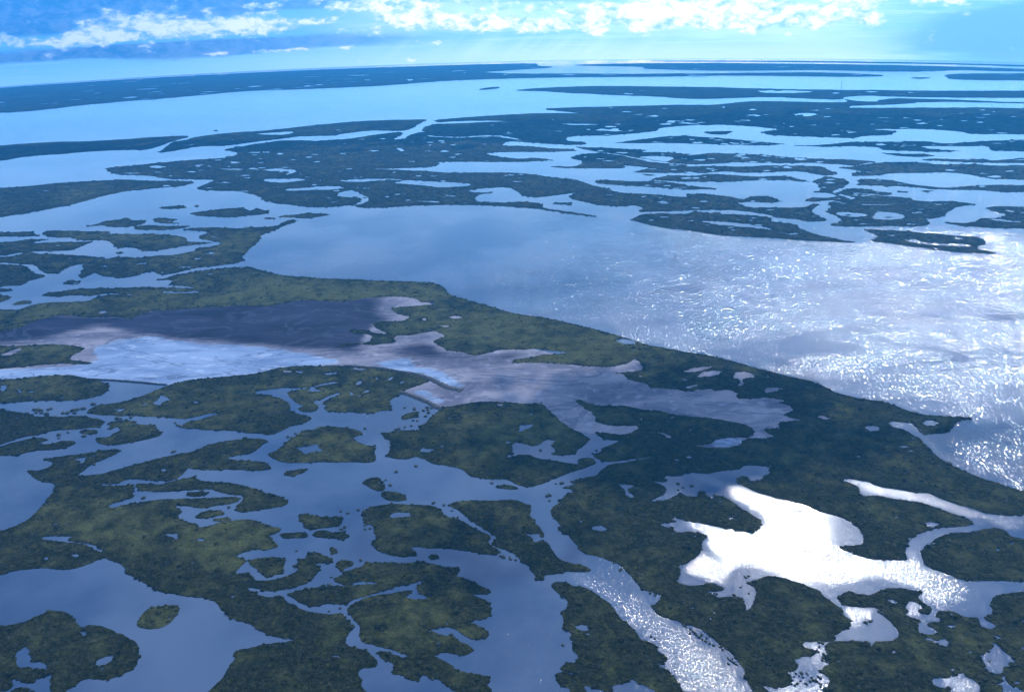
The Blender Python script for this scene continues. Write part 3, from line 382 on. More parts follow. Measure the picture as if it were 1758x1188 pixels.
# water
MWATER, g, bs = material('water')
P = pos(g); x, y, z = g.sep(P)
flat = g.vec(x, y, 0.)
dist = g.math('SQRT', g.math('ADD', g.math('MULTIPLY', x, x), g.math('MULTIPLY', y, y)))
ruf = attr(g, 'ruffle')
streak = g.noise(g.vec(g.math('MULTIPLY', g.math('ADD', x, g.math('MULTIPLY', y, .45)), .0035), g.math('MULTIPLY', g.math('SUBTRACT', y, g.math('MULTIPLY', x, .25)), .016), 0.), 1., 5, .6, .6)
patchy = g.math('MULTIPLY', g.step(dist, 680., 740.), g.step(dist, 950., 1150., 1., 0.))
ruf2 = g.math('MULTIPLY', ruf, g.step(streak, .38, .56, g.math('SUBTRACT', g.step(dist, 620., 700., 1., .60), g.math('MULTIPLY', patchy, .38)), 1.))
murk = g.noise(flat, .006, 5, .55)
body = g.mix(g.step(murk, .38, .62), (.026, .056, .118), (.066, .102, .168))
# two states of the surface: calm, and wind-ruffled with steep little waves
nA = g.noise(flat, 1.05, 1, .5); nB = g.noise(g.vec(x, g.math('MULTIPLY', y, .45), 0.), .45, 1, .5)
far_w = g.step(dist, 800., 1150.)
fine_w = g.step(dist, 640., 760.)
hgt = g.math('ADD', g.math('MULTIPLY', g.math('SUBTRACT', nA, .5), g.math('SUBTRACT', .42, g.math('MULTIPLY', fine_w, .34))), g.math('MULTIPLY', g.math('MULTIPLY', g.math('SUBTRACT', nB, .5), 2.35), fine_w))
g.put(bs.inputs['Base Color'], body); bs.inputs['Roughness'].default_value = .055; bs.inputs['IOR'].default_value = 1.45
b2 = g.node('ShaderNodeBsdfPrincipled'); g.put(b2.inputs['Base Color'], body); b2.inputs['IOR'].default_value = 1.45
g.put(b2.inputs['Roughness'], g.math('ADD', .10, g.math('MULTIPLY', fine_w, -.02)))
g.l.new(bump(g, g.math('MULTIPLY', nA, .02), .55), bs.inputs['Normal'])
g.l.new(bump(g, hgt, .60), b2.inputs['Normal'])
mx = g.node('ShaderNodeMixShader'); g.put(mx.inputs[0], ruf2); g.l.new(bs.outputs[0], mx.inputs[1]); g.l.new(b2.outputs[0], mx.inputs[2])
g.l.new(mx.outputs[0], g.n['Material Output'].inputs['Surface'])

# mud
MMUD, g, bs = material('mud')
P = pos(g); x, y, z = g.sep(P); flat = g.vec(x, y, 0.)
wet, dark = attr(g, 'wet'), attr(g, 'dark')
na = g.noise(g.vec(g.math('MULTIPLY', x, .010), g.math('MULTIPLY', y, .022), 0.), 1., 8, .62, .5)
nb = g.noise(flat, .09, 6, .6)
nc = g.noise(g.vec(g.math('MULTIPLY', x, .02), g.math('MULTIPLY', y, .12), 5.), 1., 6, .6, .8)
dry = g.mix(g.step(na, .35, .68), (.10, .10, .135), (.27, .25, .28))
dry = g.mix(g.math('MULTIPLY', g.step(nb, .5, .72), .45), dry, (.36, .35, .43))
dk = g.mix(g.step(na, .35, .65), (.003, .005, .018), (.020, .022, .050))
c = g.mix(g.step(g.math('ADD', dark, g.math('MULTIPLY', g.math('SUBTRACT', nc, .5), .7)), .3, .75), dry, dk)
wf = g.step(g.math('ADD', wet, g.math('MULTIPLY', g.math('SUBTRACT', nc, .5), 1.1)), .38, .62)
c = g.mix(g.math('MULTIPLY', wf, .85), c, g.mix(g.step(na, .3, .7), (.12, .18, .30), (.26, .35, .50)))  # wet film: its pale sky reflection is painted into the base colour
sheen_spk = g.math('MULTIPLY', g.math('MULTIPLY', g.step(g.noise(g.vec(g.math('MULTIPLY', x, .03), g.math('MULTIPLY', y, .085), 2.), 1., 7, .7, .6), .52, .70), .7), g.step(wet, .2, .6))
c = g.mix(sheen_spk, c, (.48, .53, .62))  # sparkle on the wet film, painted as pale flecks
spd = g.step(g.noise(g.vec(g.math('MULTIPLY', x, .05), g.math('MULTIPLY', y, .13), 9.), 1., 4, .6), .66, .72)
c = g.mix(g.math('MULTIPLY', spd, .8), c, (.03, .035, .06))
crk = g.math('ABSOLUTE', g.math('SUBTRACT', g.noise(g.vec(g.math('MULTIPLY', x, .007), g.math('MULTIPLY', y, .014), 7.), 1., 4, .55, 1.2), .5))
c = g.mix(g.math('MULTIPLY', g.step(crk, .006, .020, 1., 0.), .5), c, (.05, .06, .10))     # drainage creeks
g.l.new(c, bs.inputs['Base Color'])
g.put(bs.inputs['Roughness'], g.mix(wf, (.85, .85, .85), (.22, .22, .22)))
bs.inputs['Specular IOR Level'].default_value = .12
g.l.new(bump(g, nb, 1.2, .25), bs.inputs['Normal'])

def foliage(name, coarse):
    mt, g, bs = material(name)
    P = pos(g)
    tint = attr(g, 'tint', 'GEOMETRY' if coarse else 'INSTANCER'); rnd = attr(g, 'rnd', 'GEOMETRY' if coarse else 'INSTANCER')
    big = g.noise(P, .011, 4, .6); mid = g.noise(P, .06, 4, .6); fine = g.noise(P, 1.4 if not coarse else .25, 4, .7)
    t = g.math('ADD', g.math('MULTIPLY', tint, .75), g.math('MULTIPLY', g.math('SUBTRACT', big, .5), 1.4))
    t = g.math('ADD', t, g.math('MULTIPLY', g.math('SUBTRACT', mid, .5), 2.0))
    c = g.mix(g.step(t, -.15, .9), (.013, .018, .009), (.086, .092, .036))
    c = g.mix(g.math('MULTIPLY', g.step(fine, .45, .75), .45), c, (.115, .12, .05))
    c = g.mix(g.math('MULTIPLY', g.step(g.noise(P, .13, 5, .7), .60, .72), .4), c, (.12, .11, .07))   # dead wood and dry grass
    c = g.mix(g.math('MULTIPLY', g.step(g.noise(P, .035, 5, .65), .56, .66), .55), c, (.012, .020, .012))
    if not coarse: c = g.mix(g.math('MULTIPLY', rnd, .45), c, (.016, .024, .016))
    g.l.new(c, bs.inputs['Base Color']); bs.inputs['Roughness'].default_value = .9
    bs.inputs['Specular IOR Level'].default_value = 0. if coarse else .12
    if coarse:
        h = g.math('ADD', g.noise(P, .22, 5, .7), g.math('MULTIPLY', g.noise(P, .05, 3, .6), 1.5))
        g.l.new(bump(g, h, 3.0, .8), bs.inputs['Normal'])
    else:
        g.l.new(bump(g, fine, .25, .6), bs.inputs['Normal'])
    return mt
MSCRUB = foliage('mangrove_leaves', False)
MLAND = foliage('marsh_ground', True)
MLEVEE, g, bs = material('peat')
g.l.new(g.mix(g.noise(pos(g), .3, 5, .6), (.012, .015, .022), (.045, .045, .05)), bs.inputs['Base Color']); bs.inputs['Roughness'].default_value = .8

# ---------------- helpers ----------------
def tag(o, label=None, cat=None, group=None, kind=None):
    for k, v in (('label', label), ('category', cat), ('group', group), ('kind', kind)):
        if v: o[k] = v
    return o
def mesh_object(name, verts, faces, mat, loc=(0, 0, 0), parent=None, smooth=True):
    me = bpy.data.meshes.new(name); V = np.asarray(verts, np.float32)-np.array(loc, np.float32); n = len(faces)
    if isinstance(faces, np.ndarray):
        k = faces.shape[1] if n else 3
        me.vertices.add(len(V)); me.vertices.foreach_set('co', V.ravel())
        me.loops.add(n*k); me.loops.foreach_set('vertex_index', faces.astype(np.int32).ravel())
        me.polygons.add(n); me.polygons.foreach_set('loop_start', np.arange(0, n*k, k, dtype=np.int32))
        me.update(calc_edges=True)
    else: me.from_pydata(V.tolist(), [], faces)
    if n: me.polygons.foreach_set('use_smooth', np.full(len(me.polygons), smooth))
    me.materials.append(mat)
    o = bpy.data.objects.new(name, me); o.location = loc; COL.objects.link(o)
    if parent: o.parent = parent; o.location = Vector(loc)-parent.location
    return o
def put_attr(me, name, vals):
    a = me.attributes.new(name, 'FLOAT', 'POINT'); a.data.foreach_set('value', np.asarray(vals, np.float32))
def chaikin(P, n=1):
    P = np.array(P)
    for _ in range(n):
        Q = np.roll(P, -1, 0); P = np.stack([P*.78+Q*.22, P*.22+Q*.78], 1).reshape(-1, 2)
    return P
def ragged(px, rough=.16):
    """pixel outline -> world outline with naturally frayed edges"""
    P = ground(chaikin(px)); r = np.random.RandomState(int(abs(px[0][0]*7+px[0][1]*13)) % 99991)
    for it in range(7):
        Q = np.roll(P, -1, 0); d = Q-P; L = np.hypot(d[:, 0], d[:, 1]); mid = (P+Q)/2
        D = np.hypot(mid[:, 0], mid[:, 1]); lim = np.maximum(2.2, D*.0026)
        cut = L > lim
        if not cut.any(): break
        nrm = np.stack([-d[:, 1], d[:, 0]], 1)/np.maximum(L, 1e-6)[:, None]
        off = r.uniform(-1, 1, len(P))*np.minimum(L*rough, D*.0022)
        mid = mid+nrm*off[:, None]
        out = []
        for i in range(len(P)):
            out.append(P[i])
            if cut[i]: out.append(mid[i])
        P = np.array(out)
    return P
def inside(pts, polys):
    res = np.zeros(len(pts), bool)
    for P in polys:
        a = P; b = np.roll(P, -1, 0); lo, hi = P.min(0), P.max(0)
        sel = np.where((pts[:, 0] >= lo[0]) & (pts[:, 0] <= hi[0]) & (pts[:, 1] >= lo[1]) & (pts[:, 1] <= hi[1]))[0]
        for k in range(0, len(sel), 4000):
            s = sel[k:k+4000]; X = pts[s, 0][:, None]; Y = pts[s, 1][:, None]
            c = (a[:, 1] <= Y) != (b[:, 1] <= Y)
            dy = b[:, 1]-a[:, 1]; dy = np.where(dy == 0, 1e-9, dy)
            xi = a[:, 0]+(Y-a[:, 1])*(b[:, 0]-a[:, 0])/dy
            res[s] ^= (((c & (X < xi)).sum(1)) & 1).astype(bool)
    return res
def sheet(name, rings, height, mat, inner, wall=True):
    """triangulated land or mud sheet with holes, edges dropped below the water"""
    pts = [tuple(p) for R in rings for p in R]; edges = []; k = 0
    for R in rings:
        n = len(R); edges += [(k+i, k+(i+1) % n) for i in range(n)]; k += n
    if inner is not None and len(inner):
        lo = np.min([R.min(0) for R in rings], 0); hi = np.max([R.max(0) for R in rings], 0)
        I = inner[(inner > lo).all(1) & (inner < hi).all(1)]
        if len(I): I = I[inside(I, rings)]; pts += [tuple(p) for p in I]
    cen = np.mean(rings[0], 0)
    vv, ee, ff, *_ = delaunay_2d_cdt([Vector((p[0]-cen[0], p[1]-cen[1])) for p in pts], edges, [], 0, 1e-3)
    V = np.array([(v[0]+cen[0], v[1]+cen[1]) for v in vv]); F = np.array([f for f in ff if len(f) == 3])
    c = V[F].mean(1); F = F[inside(c, rings)]
    a = V[F[:, 0]]; b = V[F[:, 1]]; c = V[F[:, 2]]
    cr = (b[:, 0]-a[:, 0])*(c[:, 1]-a[:, 1])-(b[:, 1]-a[:, 1])*(c[:, 0]-a[:, 0])
    F[cr < 0] = F[cr < 0][:, ::-1]; F = F[np.abs(cr) > 1e-4]
    used = np.unique(F); mp = -np.ones(len(V), int); mp[used] = np.arange(len(used)); V = V[used]; F = mp[F]
    D = np.hypot(V[:, 0], V[:, 1]); h = height(D) if callable(height) else np.full(len(V), height)
    z = gz(V[:, 0], V[:, 1])
    T = np.column_stack([V, z+h])
    if wall:
        E = np.concatenate([F[:, [0, 1]], F[:, [1, 2]], F[:, [2, 0]]]); key = E[:, 0].astype(np.int64)*len(V)+E[:, 1]; rev = E[:, 1].astype(np.int64)*len(V)+E[:, 0]
        bd = E[~np.isin(key, rev)]
        n = len(T); W = np.column_stack([V, z-.6])
        F2 = np.concatenate([np.column_stack([bd[:, 1], bd[:, 0], bd[:, 0]+n]), np.column_stack([bd[:, 1], bd[:, 0]+n, bd[:, 1]+n])])
        T = np.concatenate([T, W]); F = np.concatenate([F, F2])
    cz = float(gz(cen[0], cen[1]))
    o = mesh_object(name, T, F, mat, (cen[0], cen[1], cz), smooth=False)
    return o, T
def tint_of(x, y):
    px, py, _ = pixel(x, y, gz(x, y)); t = np.zeros(len(px))
    for cx, cy, a, b, v in OLIVE: t = np.maximum(t, v*np.exp(-((px-cx)/a)**2-((py-cy)/b)**2))
    return t

# ---------------- water: one sheet to the horizon ----------------
rr = [30, 80, 140, 200]
while rr[-1] < 9000: rr.append(rr[-1]*(1.0085 if rr[-1] > 480 else 1.03))
aa = np.unique(np.concatenate([np.arange(-37, 37, .22), np.arange(37, 323, 2.)]))
RR, AA = np.meshgrid(np.array(rr), np.radians(aa), indexing='ij')
X, Y = RR*np.sin(AA), RR*np.cos(AA); nr, na_ = X.shape
V = np.column_stack([X.ravel(), Y.ravel(), gz(X, Y).ravel()])
i, j = np.meshgrid(np.arange(nr-1), np.arange(na_), indexing='ij'); j2 = (j+1) % na_
F = np.column_stack([(i*na_+j).ravel(), (i*na_+j2).ravel(), ((i+1)*na_+j2).ravel(), ((i+1)*na_+j).ravel()])[:, ::-1]
water = mesh_object('water', V, F, MWATER); tag(water, kind='structure')
ruff = np.zeros((MH, MW), np.float32)
gy, gx = np.mgrid[0:MH, 0:MW]
for v, s in RUFFLE[:-2]: ruff = np.maximum(ruff, raster([parse(s)]).astype(np.float32)*v)
ruff = blur(ruff, 2)
lake = blur(raster([parse(RUFFLE[-2][1]), parse(RUFFLE[-1][1])]).astype(np.float32), 3)*(.35+.65*np.clip((gx+MX-820)/450., 0, 1))*.95
lake *= 1-.8*blur(raster([parse(s) for s in CALM.split('/')[:-1]]), 3)
lake *= 1-.6*blur(raster([parse(CALM.split('/')[-1])]), 9)
ruff = np.maximum(ruff, lake); ruff = np.maximum(ruff, .30*np.clip((215-gy-MY)/60., 0, 1))
ruff = np.maximum(ruff, .10)
px, py, dz = pixel(V[:, 0], V[:, 1], V[:, 2]); ok = (dz > 1) & (np.abs(px) < 1e5) & (np.abs(py) < 1e5)
rv = np.full(len(V), .12); rv[ok] = sample(ruff, px[ok], py[ok]); put_attr(water.data, 'ruffle', rv)

# ---------------- land ----------------
ponds = [parse(s) for s in PONDS.split('/') if s.strip()]
# small bright ponds dotted over the far marsh
def far_ponds(n, box, size):
    out = []
    for _ in range(n):
        x, y = random.uniform(box[0], box[2]), random.uniform(box[1], box[3])
        a = size*random.uniform(.4, 1.6); b = a*random.uniform(.07, .2)*(1+max(0, y-400)/250)
        k = random.randint(7, 11); ph = random.random()
        out.append([(x+a*math.cos(2*math.pi*(q+ph)/k)*random.uniform(.6, 1.2), y+b*math.sin(2*math.pi*(q+ph)/k)*random.uniform(.5, 1.2)) for q in range(k)])
    return out
ponds += far_ponds(200, (250, 215, 900, 350), 6)+far_ponds(230, (1000, 180, 1780, 250), 9)+far_ponds(200, (1000, 235, 1780, 340), 8)+far_ponds(120, (1080, 320, 1780, 430), 7)
ponds += far_ponds(26, (1000, 152, 1760, 172), 9)+far_ponds(26, (640, 520, 1300, 680), 4)+far_ponds(130, (150, 640, 1300, 1150), 2.6)+far_ponds(130, (1150, 640, 1750, 1180), 3.2)+far_ponds(40, (0, 330, 420, 520), 5)
_hor = lambda x: 101+2.94e-5*(x-1250)**2
for _ in range(230):
    xx = random.uniform(-60, 1800); yy = _hor(xx)+5+random.random()**1.3*(38 if xx < 560 else 26); aw = random.uniform(5, 26); ah = random.uniform(.35, .9)*(.5+(yy-_hor(xx))/26)
    ponds.append([(xx+aw*math.cos(q*.7854+.3)*random.uniform(.6, 1.2), yy-aw*math.cos(q*.7854+.3)*(.05 if xx < 800 else .01)+ah*math.sin(q*.7854+.3)*random.uniform(.6, 1.2)) for q in range(8)])
pcen = np.array([np.mean(p, 0) for p in ponds]); pworld = [ragged(p, .22) for p in ponds]
NR, NA = np.array(rr)[::14], np.radians(np.arange(-39, 39, 1.6))
A, B = np.meshgrid(NR, NA); INNER = np.column_stack([(A*np.sin(B)).ravel(), (A*np.cos(B)).ravel()])+rng.uniform(-1, 1, (A.size, 2))
def land_height(D): t = np.clip((D-2300)/700, 0, 1); return .25+t*t*(3-2*t)*1.4

lands = []; far_list = FAR if 'FAR' in globals() else []
ALL = [(k, l, parse(s)) for k, l, s in LAND]+[('B', '', p) for p in FARLAND(parse)]
idmap = np.zeros((MH, MW), np.int16)
for q, (kind, label, out_px) in enumerate(ALL):
    rings = [ragged(out_px, .14 if len(out_px) > 25 else .10)]
    mask = raster([out_px])
    hit = []
    for pi in range(len(ponds)):
        if sample(mask, pcen[pi:pi+1, 0], pcen[pi:pi+1, 1])[0]:
            P = np.array(ponds[pi]); mx = np.array([sample(mask, P[:, 0], P[:, 1])]).mean()
            if mx > .6: hit.append(pi)
    rings += [pworld[i] for i in hit]
    name = 'marsh_shore' if kind == 'B' else 'marsh_island'
    o, T = sheet(name, rings, land_height, MLAND, INNER)
    put_attr(o.data, 'tint', tint_of(T[:, 0], T[:, 1])); put_attr(o.data, 'rnd', np.zeros(len(T)))
    if kind == 'B': tag(o, kind='structure')
    else: tag(o, label, 'island', 'marsh islands scattered through the water')
    pm = raster([ponds[i] for i in hit]); pm[:300, 1:-1] |= pm[:300, 2:] | pm[:300, :-2]; pm[:300, :][1:] |= pm[:300, :][:-1]
    idmap[raster([out_px]) & ~pm] = q+1
    lands.append(o)

# ---------------- mud flat ----------------
mud_px = parse(MUD)
fine = np.column_stack([X.ravel()[::1], Y.ravel()[::1]]); fpx, fpy, fdz = pixel(fine[:, 0], fine[:, 1], gz(fine[:, 0], fine[:, 1]))
sel = (fdz > 1); fine = fine[sel]; fpx = fpx[sel]; fpy = fpy[sel]
mm = raster([mud_px]); ins = (fpx > -150) & (fpx < 1900) & (fpy > 480) & (fpy < 800); fine = fine[ins][::2]
wet_sheen_r = blur(raster([parse(s) for s in WETSHEEN.split('/')]), 7); dark_r = blur(raster([parse(s) for s in DARKMUD.split('/')]), 11)
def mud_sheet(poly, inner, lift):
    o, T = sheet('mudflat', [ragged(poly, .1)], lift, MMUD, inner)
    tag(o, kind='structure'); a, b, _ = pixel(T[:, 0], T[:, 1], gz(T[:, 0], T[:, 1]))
    put_attr(o.data, 'wet', sample(wet_sheen_r, a, b)); put_attr(o.data, 'dark', sample(dark_r, a, b))
mud_sheet(mud_px, fine, .10)
for s in MUDPONDS.split('/'): mud_sheet(parse(s), None, .14)

# ---------------- levees ----------------
for label, s, w0, w1 in LEVEES:
    P = ground(parse(s)); t = np.linspace(0, len(P)-1, len(P)*14); i = np.minimum(t.astype(int), len(P)-2); fr = (t-i)[:, None]
    C = P[i]*(1-fr)+P[i+1]*fr
    for _ in range(6): C[1:-1] = (C[:-2]+C[2:]+2*C[1:-1])/4
    d = np.gradient(C, axis=0); d /= np.linalg.norm(d, axis=1)[:, None]; nn = np.stack([-d[:, 1], d[:, 0]], 1)
    wd = np.linspace(w0, w1, len(C))*rng.uniform(.75, 1.25, len(C)); z = gz(C[:, 0], C[:, 1])
    prof = [(-1.6, -.3), (-.9, .7), (-.3, 1.3), (.35, 1.25), (.95, .6), (1.6, -.3)]
    V = np.concatenate([np.column_stack([C+nn*(a*wd)[:, None], z+b*rng.uniform(.8, 1.25, len(C))]) for a, b in prof])
    n = len(C); F = [(k*n+i, k*n+i+1, (k+1)*n+i+1, (k+1)*n+i) for k in range(5) for i in range(n-1)]
    F += [tuple(k*n for k in range(6)), tuple(k*n+n-1 for k in range(5, -1, -1))]
    c = C[n//2]; tag(mesh_object('levee', V, F, MLEVEE, (c[0], c[1], float(z[n//2])), smooth=False), label, 'levee', 'dark earth levees at the mudflat')

# ---------------- mangrove scrub on the land ----------------
ng = bpy.data.node_groups.new('scrub', 'GeometryNodeTree')
ng.interface.new_socket('Geometry', in_out='INPUT', socket_type='NodeSocketGeometry'); ng.interface.new_socket('Geometry', in_out='OUTPUT', socket_type='NodeSocketGeometry')
N, L = ng.nodes, ng.links
gi, go = N.new('NodeGroupInput'), N.new('NodeGroupOutput'); join = N.new('GeometryNodeGeometryToInstance')
for k in range(5):
    ico = N.new('GeometryNodeMeshIcoSphere'); ico.inputs['Subdivisions'].default_value = 4; ico.inputs['Radius'].default_value = 1
    sp = N.new('GeometryNodeSetPosition'); p = N.new('GeometryNodeInputPosition')
    ad = N.new('ShaderNodeVectorMath'); ad.operation = 'ADD'; ad.inputs[1].default_value = (k*7.3, k*3.1, k*5.7); L.new(p.outputs[0], ad.inputs[0])
    no = N.new('ShaderNodeTexNoise'); no.inputs['Scale'].default_value = 1.5; no.inputs['Detail'].default_value = 4; no.inputs['Roughness'].default_value = .75; L.new(ad.outputs[0], no.inputs['Vector'])
    ma = N.new('ShaderNodeMath'); ma.operation = 'MULTIPLY_ADD'; ma.inputs[1].default_value = 2.2; ma.inputs[2].default_value = -.15; L.new(no.outputs[0], ma.inputs[0])
    sc_ = N.new('ShaderNodeVectorMath'); sc_.operation = 'SCALE'; L.new(p.outputs[0], sc_.inputs[0]); L.new(ma.outputs[0], sc_.inputs['Scale'])
    sq = N.new('ShaderNodeVectorMath'); sq.operation = 'MULTIPLY'; sq.inputs[1].default_value = (1, 1, .8); L.new(sc_.outputs[0], sq.inputs[0])
    L.new(ico.outputs[0], sp.inputs['Geometry']); L.new(sq.outputs[0], sp.inputs['Position'])
    sm = N.new('GeometryNodeSetMaterial'); sm.inputs['Material'].default_value = MSCRUB; L.new(sp.outputs[0], sm.inputs[0]); L.new(sm.outputs[0], join.inputs[0])
iop = N.new('GeometryNodeInstanceOnPoints'); iop.inputs['Pick Instance'].default_value = True
L.new(gi.outputs[0], iop.inputs['Points']); L.new(join.outputs[0], iop.inputs['Instance'])
def named(nm, typ):
    a = N.new('GeometryNodeInputNamedAttribute'); a.data_type = typ; a.inputs['Name'].default_value = nm; return a.outputs[0]
rv_ = N.new('FunctionNodeRandomValue'); rv_.data_type = 'FLOAT_VECTOR'; rv_.inputs[0].default_value = (-.2, -.2, 0); rv_.inputs[1].default_value = (.2, .2, 6.28)
er = N.new('FunctionNodeEulerToRotation'); L.new(rv_.outputs[0], er.inputs[0]); L.new(er.outputs[0], iop.inputs['Rotation'])
L.new(named('size', 'FLOAT_VECTOR'), iop.inputs['Scale']); L.new(iop.outputs[0], go.inputs[0])

CX, CY, CS = [], [], []
r = 380.
while r < 3000:
    s = max(1.7, r*.0025); a = np.arange(-rad(47), rad(47), s/r)
    CX.append((r+rng.uniform(-.45, .45, len(a))*s)*np.sin(a+rng.uniform(-.45, .45, len(a))*s/r)); CY.append((r+rng.uniform(-.45, .45, len(a))*s)*np.cos(a)); CS.append(np.full(len(a), s)); r += s
CX, CY, CS = map(np.concatenate, (CX, CY, CS)); CZ = gz(CX, CY)
px, py, dz = pixel(CX, CY, CZ); ok = (px > -150) & (px < 1910) & (py > 200) & (py < 1300)
CX, CY, CZ, CS, px, py = (v[ok] for v in (CX, CY, CZ, CS, px, py))
ident = sample(idmap, px, py)
edge = np.zeros(len(px), bool)
for dx, dy in ((5, 0), (-5, 0), (0, 3), (0, -3)): edge |= sample(idmap, px+dx, py+dy) != ident
tint = tint_of(CX, CY)
keep = (ident > 0) & (rng.rand(len(px)) > np.where(edge, .22, .17+.25*tint))
tot = 0
for q, o in enumerate(lands):
    s = np.where(keep & (ident == q+1))[0]
    if len(s) < 2: continue
    tot += len(s)
    V = np.column_stack([CX[s], CY[s], CZ[s]+.1])
    me = bpy.data.meshes.new('mangrove_scrub'); me.vertices.add(len(s)); me.vertices.foreach_set('co', (V-np.array(o.location)).astype(np.float32).ravel())
    put_attr(me, 'tint', np.where(edge[s], tint[s]*.6-.15, tint[s])); put_attr(me, 'rnd', rng.rand(len(s))**2)
    big = CS[s]*.46*np.exp(rng.normal(0, .40, len(s)))*np.where(edge[s], 1.05, 1.)*(1-.3*tint[s]); hh = np.minimum(big, 2.4)*np.where(edge[s], .62, np.where(rng.rand(len(s)) < .04, 1.0, .38-.12*tint[s]))*rng.uniform(.7, 1.4, len(s))*np.clip(1.5-CS[s]/7., .5, 1)
    at = me.attributes.new('size', 'FLOAT_VECTOR', 'POINT'); at.data.foreach_set('vector', np.column_stack([big, big, hh]).astype(np.float32).ravel())
    me.materials.append(MSCRUB)
    so = bpy.data.objects.new('mangrove_scrub', me); COL.objects.link(so)
    if o.get('kind') == 'structure': so.location = o.location; tag(so, kind='stuff')
    else: so.parent = o; tag(so, kind='stuff')
    md = so.modifiers.new('scrub', 'NODES'); md.node_group = ng
print('scrub plants', tot)

# ---------------- lone mangrove clumps in the water ----------------
def clump_mesh(seed):
    r = np.random.RandomState(seed); import bmesh
    bm = bmesh.new()
    for k in range(r.randint(3, 6)):
        a = r.uniform(0, 6.28); d = r.uniform(.2, .75) if k else 0; q = r.uniform(.5, .85)
        ret = bmesh.ops.create_icosphere(bm, subdivisions=3, radius=q)
        for v in ret['verts']:
            n = v.co.normalized(); f = 1+.22*math.sin(n.x*9+k+seed)*math.sin(n.y*8+k)*math.sin(n.z*7+seed)+r.uniform(-.09, .09)
            v.co = Vector((n.x*q*f+d*math.cos(a), n.y*q*f+d*math.sin(a), n.z*q*f*.8+q*.35))
    for k in range(5):                      # prop roots
        a = k*1.256+seed; ret = bmesh.ops.create_cone(bm, segments=5, radius1=.06, radius2=.04, depth=.9, cap_ends=True)
        mt = Matrix.Translation((math.cos(a)*.6, math.sin(a)*.6, -.05)) @ Matrix.Rotation(.5, 4, Vector((-math.sin(a), math.cos(a), 0)))
        bmesh.ops.transform(bm, matrix=mt, verts=ret['verts'])
    me = bpy.data.meshes.new('mangrove_clump'); bm.to_mesh(me); bm.free(); me.materials.append(MCLUMP); put_attr(me, 'tint', np.full(len(me.vertices), -.2)); put_attr(me, 'rnd', np.zeros(len(me.vertices)))
    return me
MCLUMP, g, bs = material('clump_leaves')
g.l.new(g.mix(g.noise(pos(g), .9, 4, .7), (.014, .021, .016), (.06, .065, .035)), bs.inputs['Base Color']); bs.inputs['Roughness'].default_value = .8
cms = [clump_mesh(k) for k in range(6)]
isl = [(l, ground(chaikin(px_))) for k_, l, px_ in ALL if k_ == 'I']
shores = [ground(chaikin(px_)) for k_, l, px_ in ALL if k_ == 'B']
SIDE = {'E': 'at left', 'F': 'near the centre', 'G': 'right of centre', 'B': 'at the bottom', 'C': 'beside the glittering channel', 'D': 'in the bright lower right pools', 'L': 'in the far lagoon'}
area = 'E'
for wd in DOTS.split():
    if wd in TILES: area = wd; continue
    p = ground(parse(area+' '+wd))[0]; d = math.hypot(*p)
    o = bpy.data.objects.new('mangrove_clump', random.choice(cms)); COL.objects.link(o)
    o.location = (p[0], p[1], float(gz(p[0], p[1]))); o.rotation_euler.z = random.uniform(0, 6.28)
    q = d*.0021*random.uniform(.7, 1.35); o.scale = (q, q, min(q, 2.2)*random.uniform(.8, 1.1))
    dd = sorted((float(np.hypot(*(P_-p).T).min()), l) for l, P_ in isl)[0]; ds = min(float(np.hypot(*(P_-p).T).min()) for P_ in shores)
    if dd[0] < ds*1.3: short = dd[1].split(',')[0]; lab = 'small dark clump in the water beside the '+short
    else: lab = 'small dark clump in the water off the mainland marsh shore '+SIDE[area]; short = 'mainland shore '+SIDE[area]
    if len(lab.split()) > 16: lab = 'small dark clump beside the '+short
    if len(lab.split()) > 16: lab = ' '.join(('dark clump by the '+short).split()[:16])
    f_ = q/(d*.0021); lab = lab.replace('small dark', 'tiny dark' if f_ < .88 else 'bigger dark' if f_ > 1.18 else 'small dark')
    tag(o, lab, 'bush', 'small dark clumps beside the '+short)

# ---------------- radio mast far out on the marsh ----------------
b = ground([(1443, 162)])[0]; bz = float(gz(b[0], b[1])); Dm = math.hypot(*b); mh = Dm*19/FOC
MSTEEL, g, bs = material('weathered_steel'); bs.inputs['Base Color'].default_value = (.12, .13, .15, 1); bs.inputs['Metallic'].default_value = .6; bs.inputs['Roughness'].default_value = .5
MRED, g, bs = material('red_lamp_glass'); bs.inputs['Base Color'].default_value = (.35, .02, .02, 1)
import bmesh
def bars(segs, rr_):
    bm = bmesh.new()
    for a, c in segs:
        a, c = Vector(a), Vector(c); d = c-a
        ret = bmesh.ops.create_cone(bm, segments=6, radius1=rr_, radius2=rr_, depth=d.length, cap_ends=True)
        bmesh.ops.transform(bm, matrix=Matrix.Translation((a+c)/2) @ d.to_track_quat('Z', 'Y').to_matrix().to_4x4(), verts=ret['verts'])
    return bm
def link_bm(name, bm, mat, parent):
    me = bpy.data.meshes.new(name); bm.to_mesh(me); bm.free(); me.materials.append(mat); o = bpy.data.objects.new(name, me); COL.objects.link(o); o.parent = parent; return o
mast = bpy.data.objects.new('radio_mast', None); COL.objects.link(mast); mast.location = (b[0], b[1], bz)
tag(mast, 'slender dark guyed radio mast standing on the far marsh at right', 'mast')
tri = [(math.cos(t)*.9, math.sin(t)*.9) for t in (0.5, 2.59, 4.69)]; segs = []
for i in range(3):
    segs.append(((*tri[i], 0), (*tri[i], mh)))
    z = 0
    while z+2.2 < mh: segs.append(((*tri[i], z), (*tri[(i+1) % 3], z+2.2))); z += 2.2
link_bm('lattice', bars(segs, .22), MSTEEL, mast)
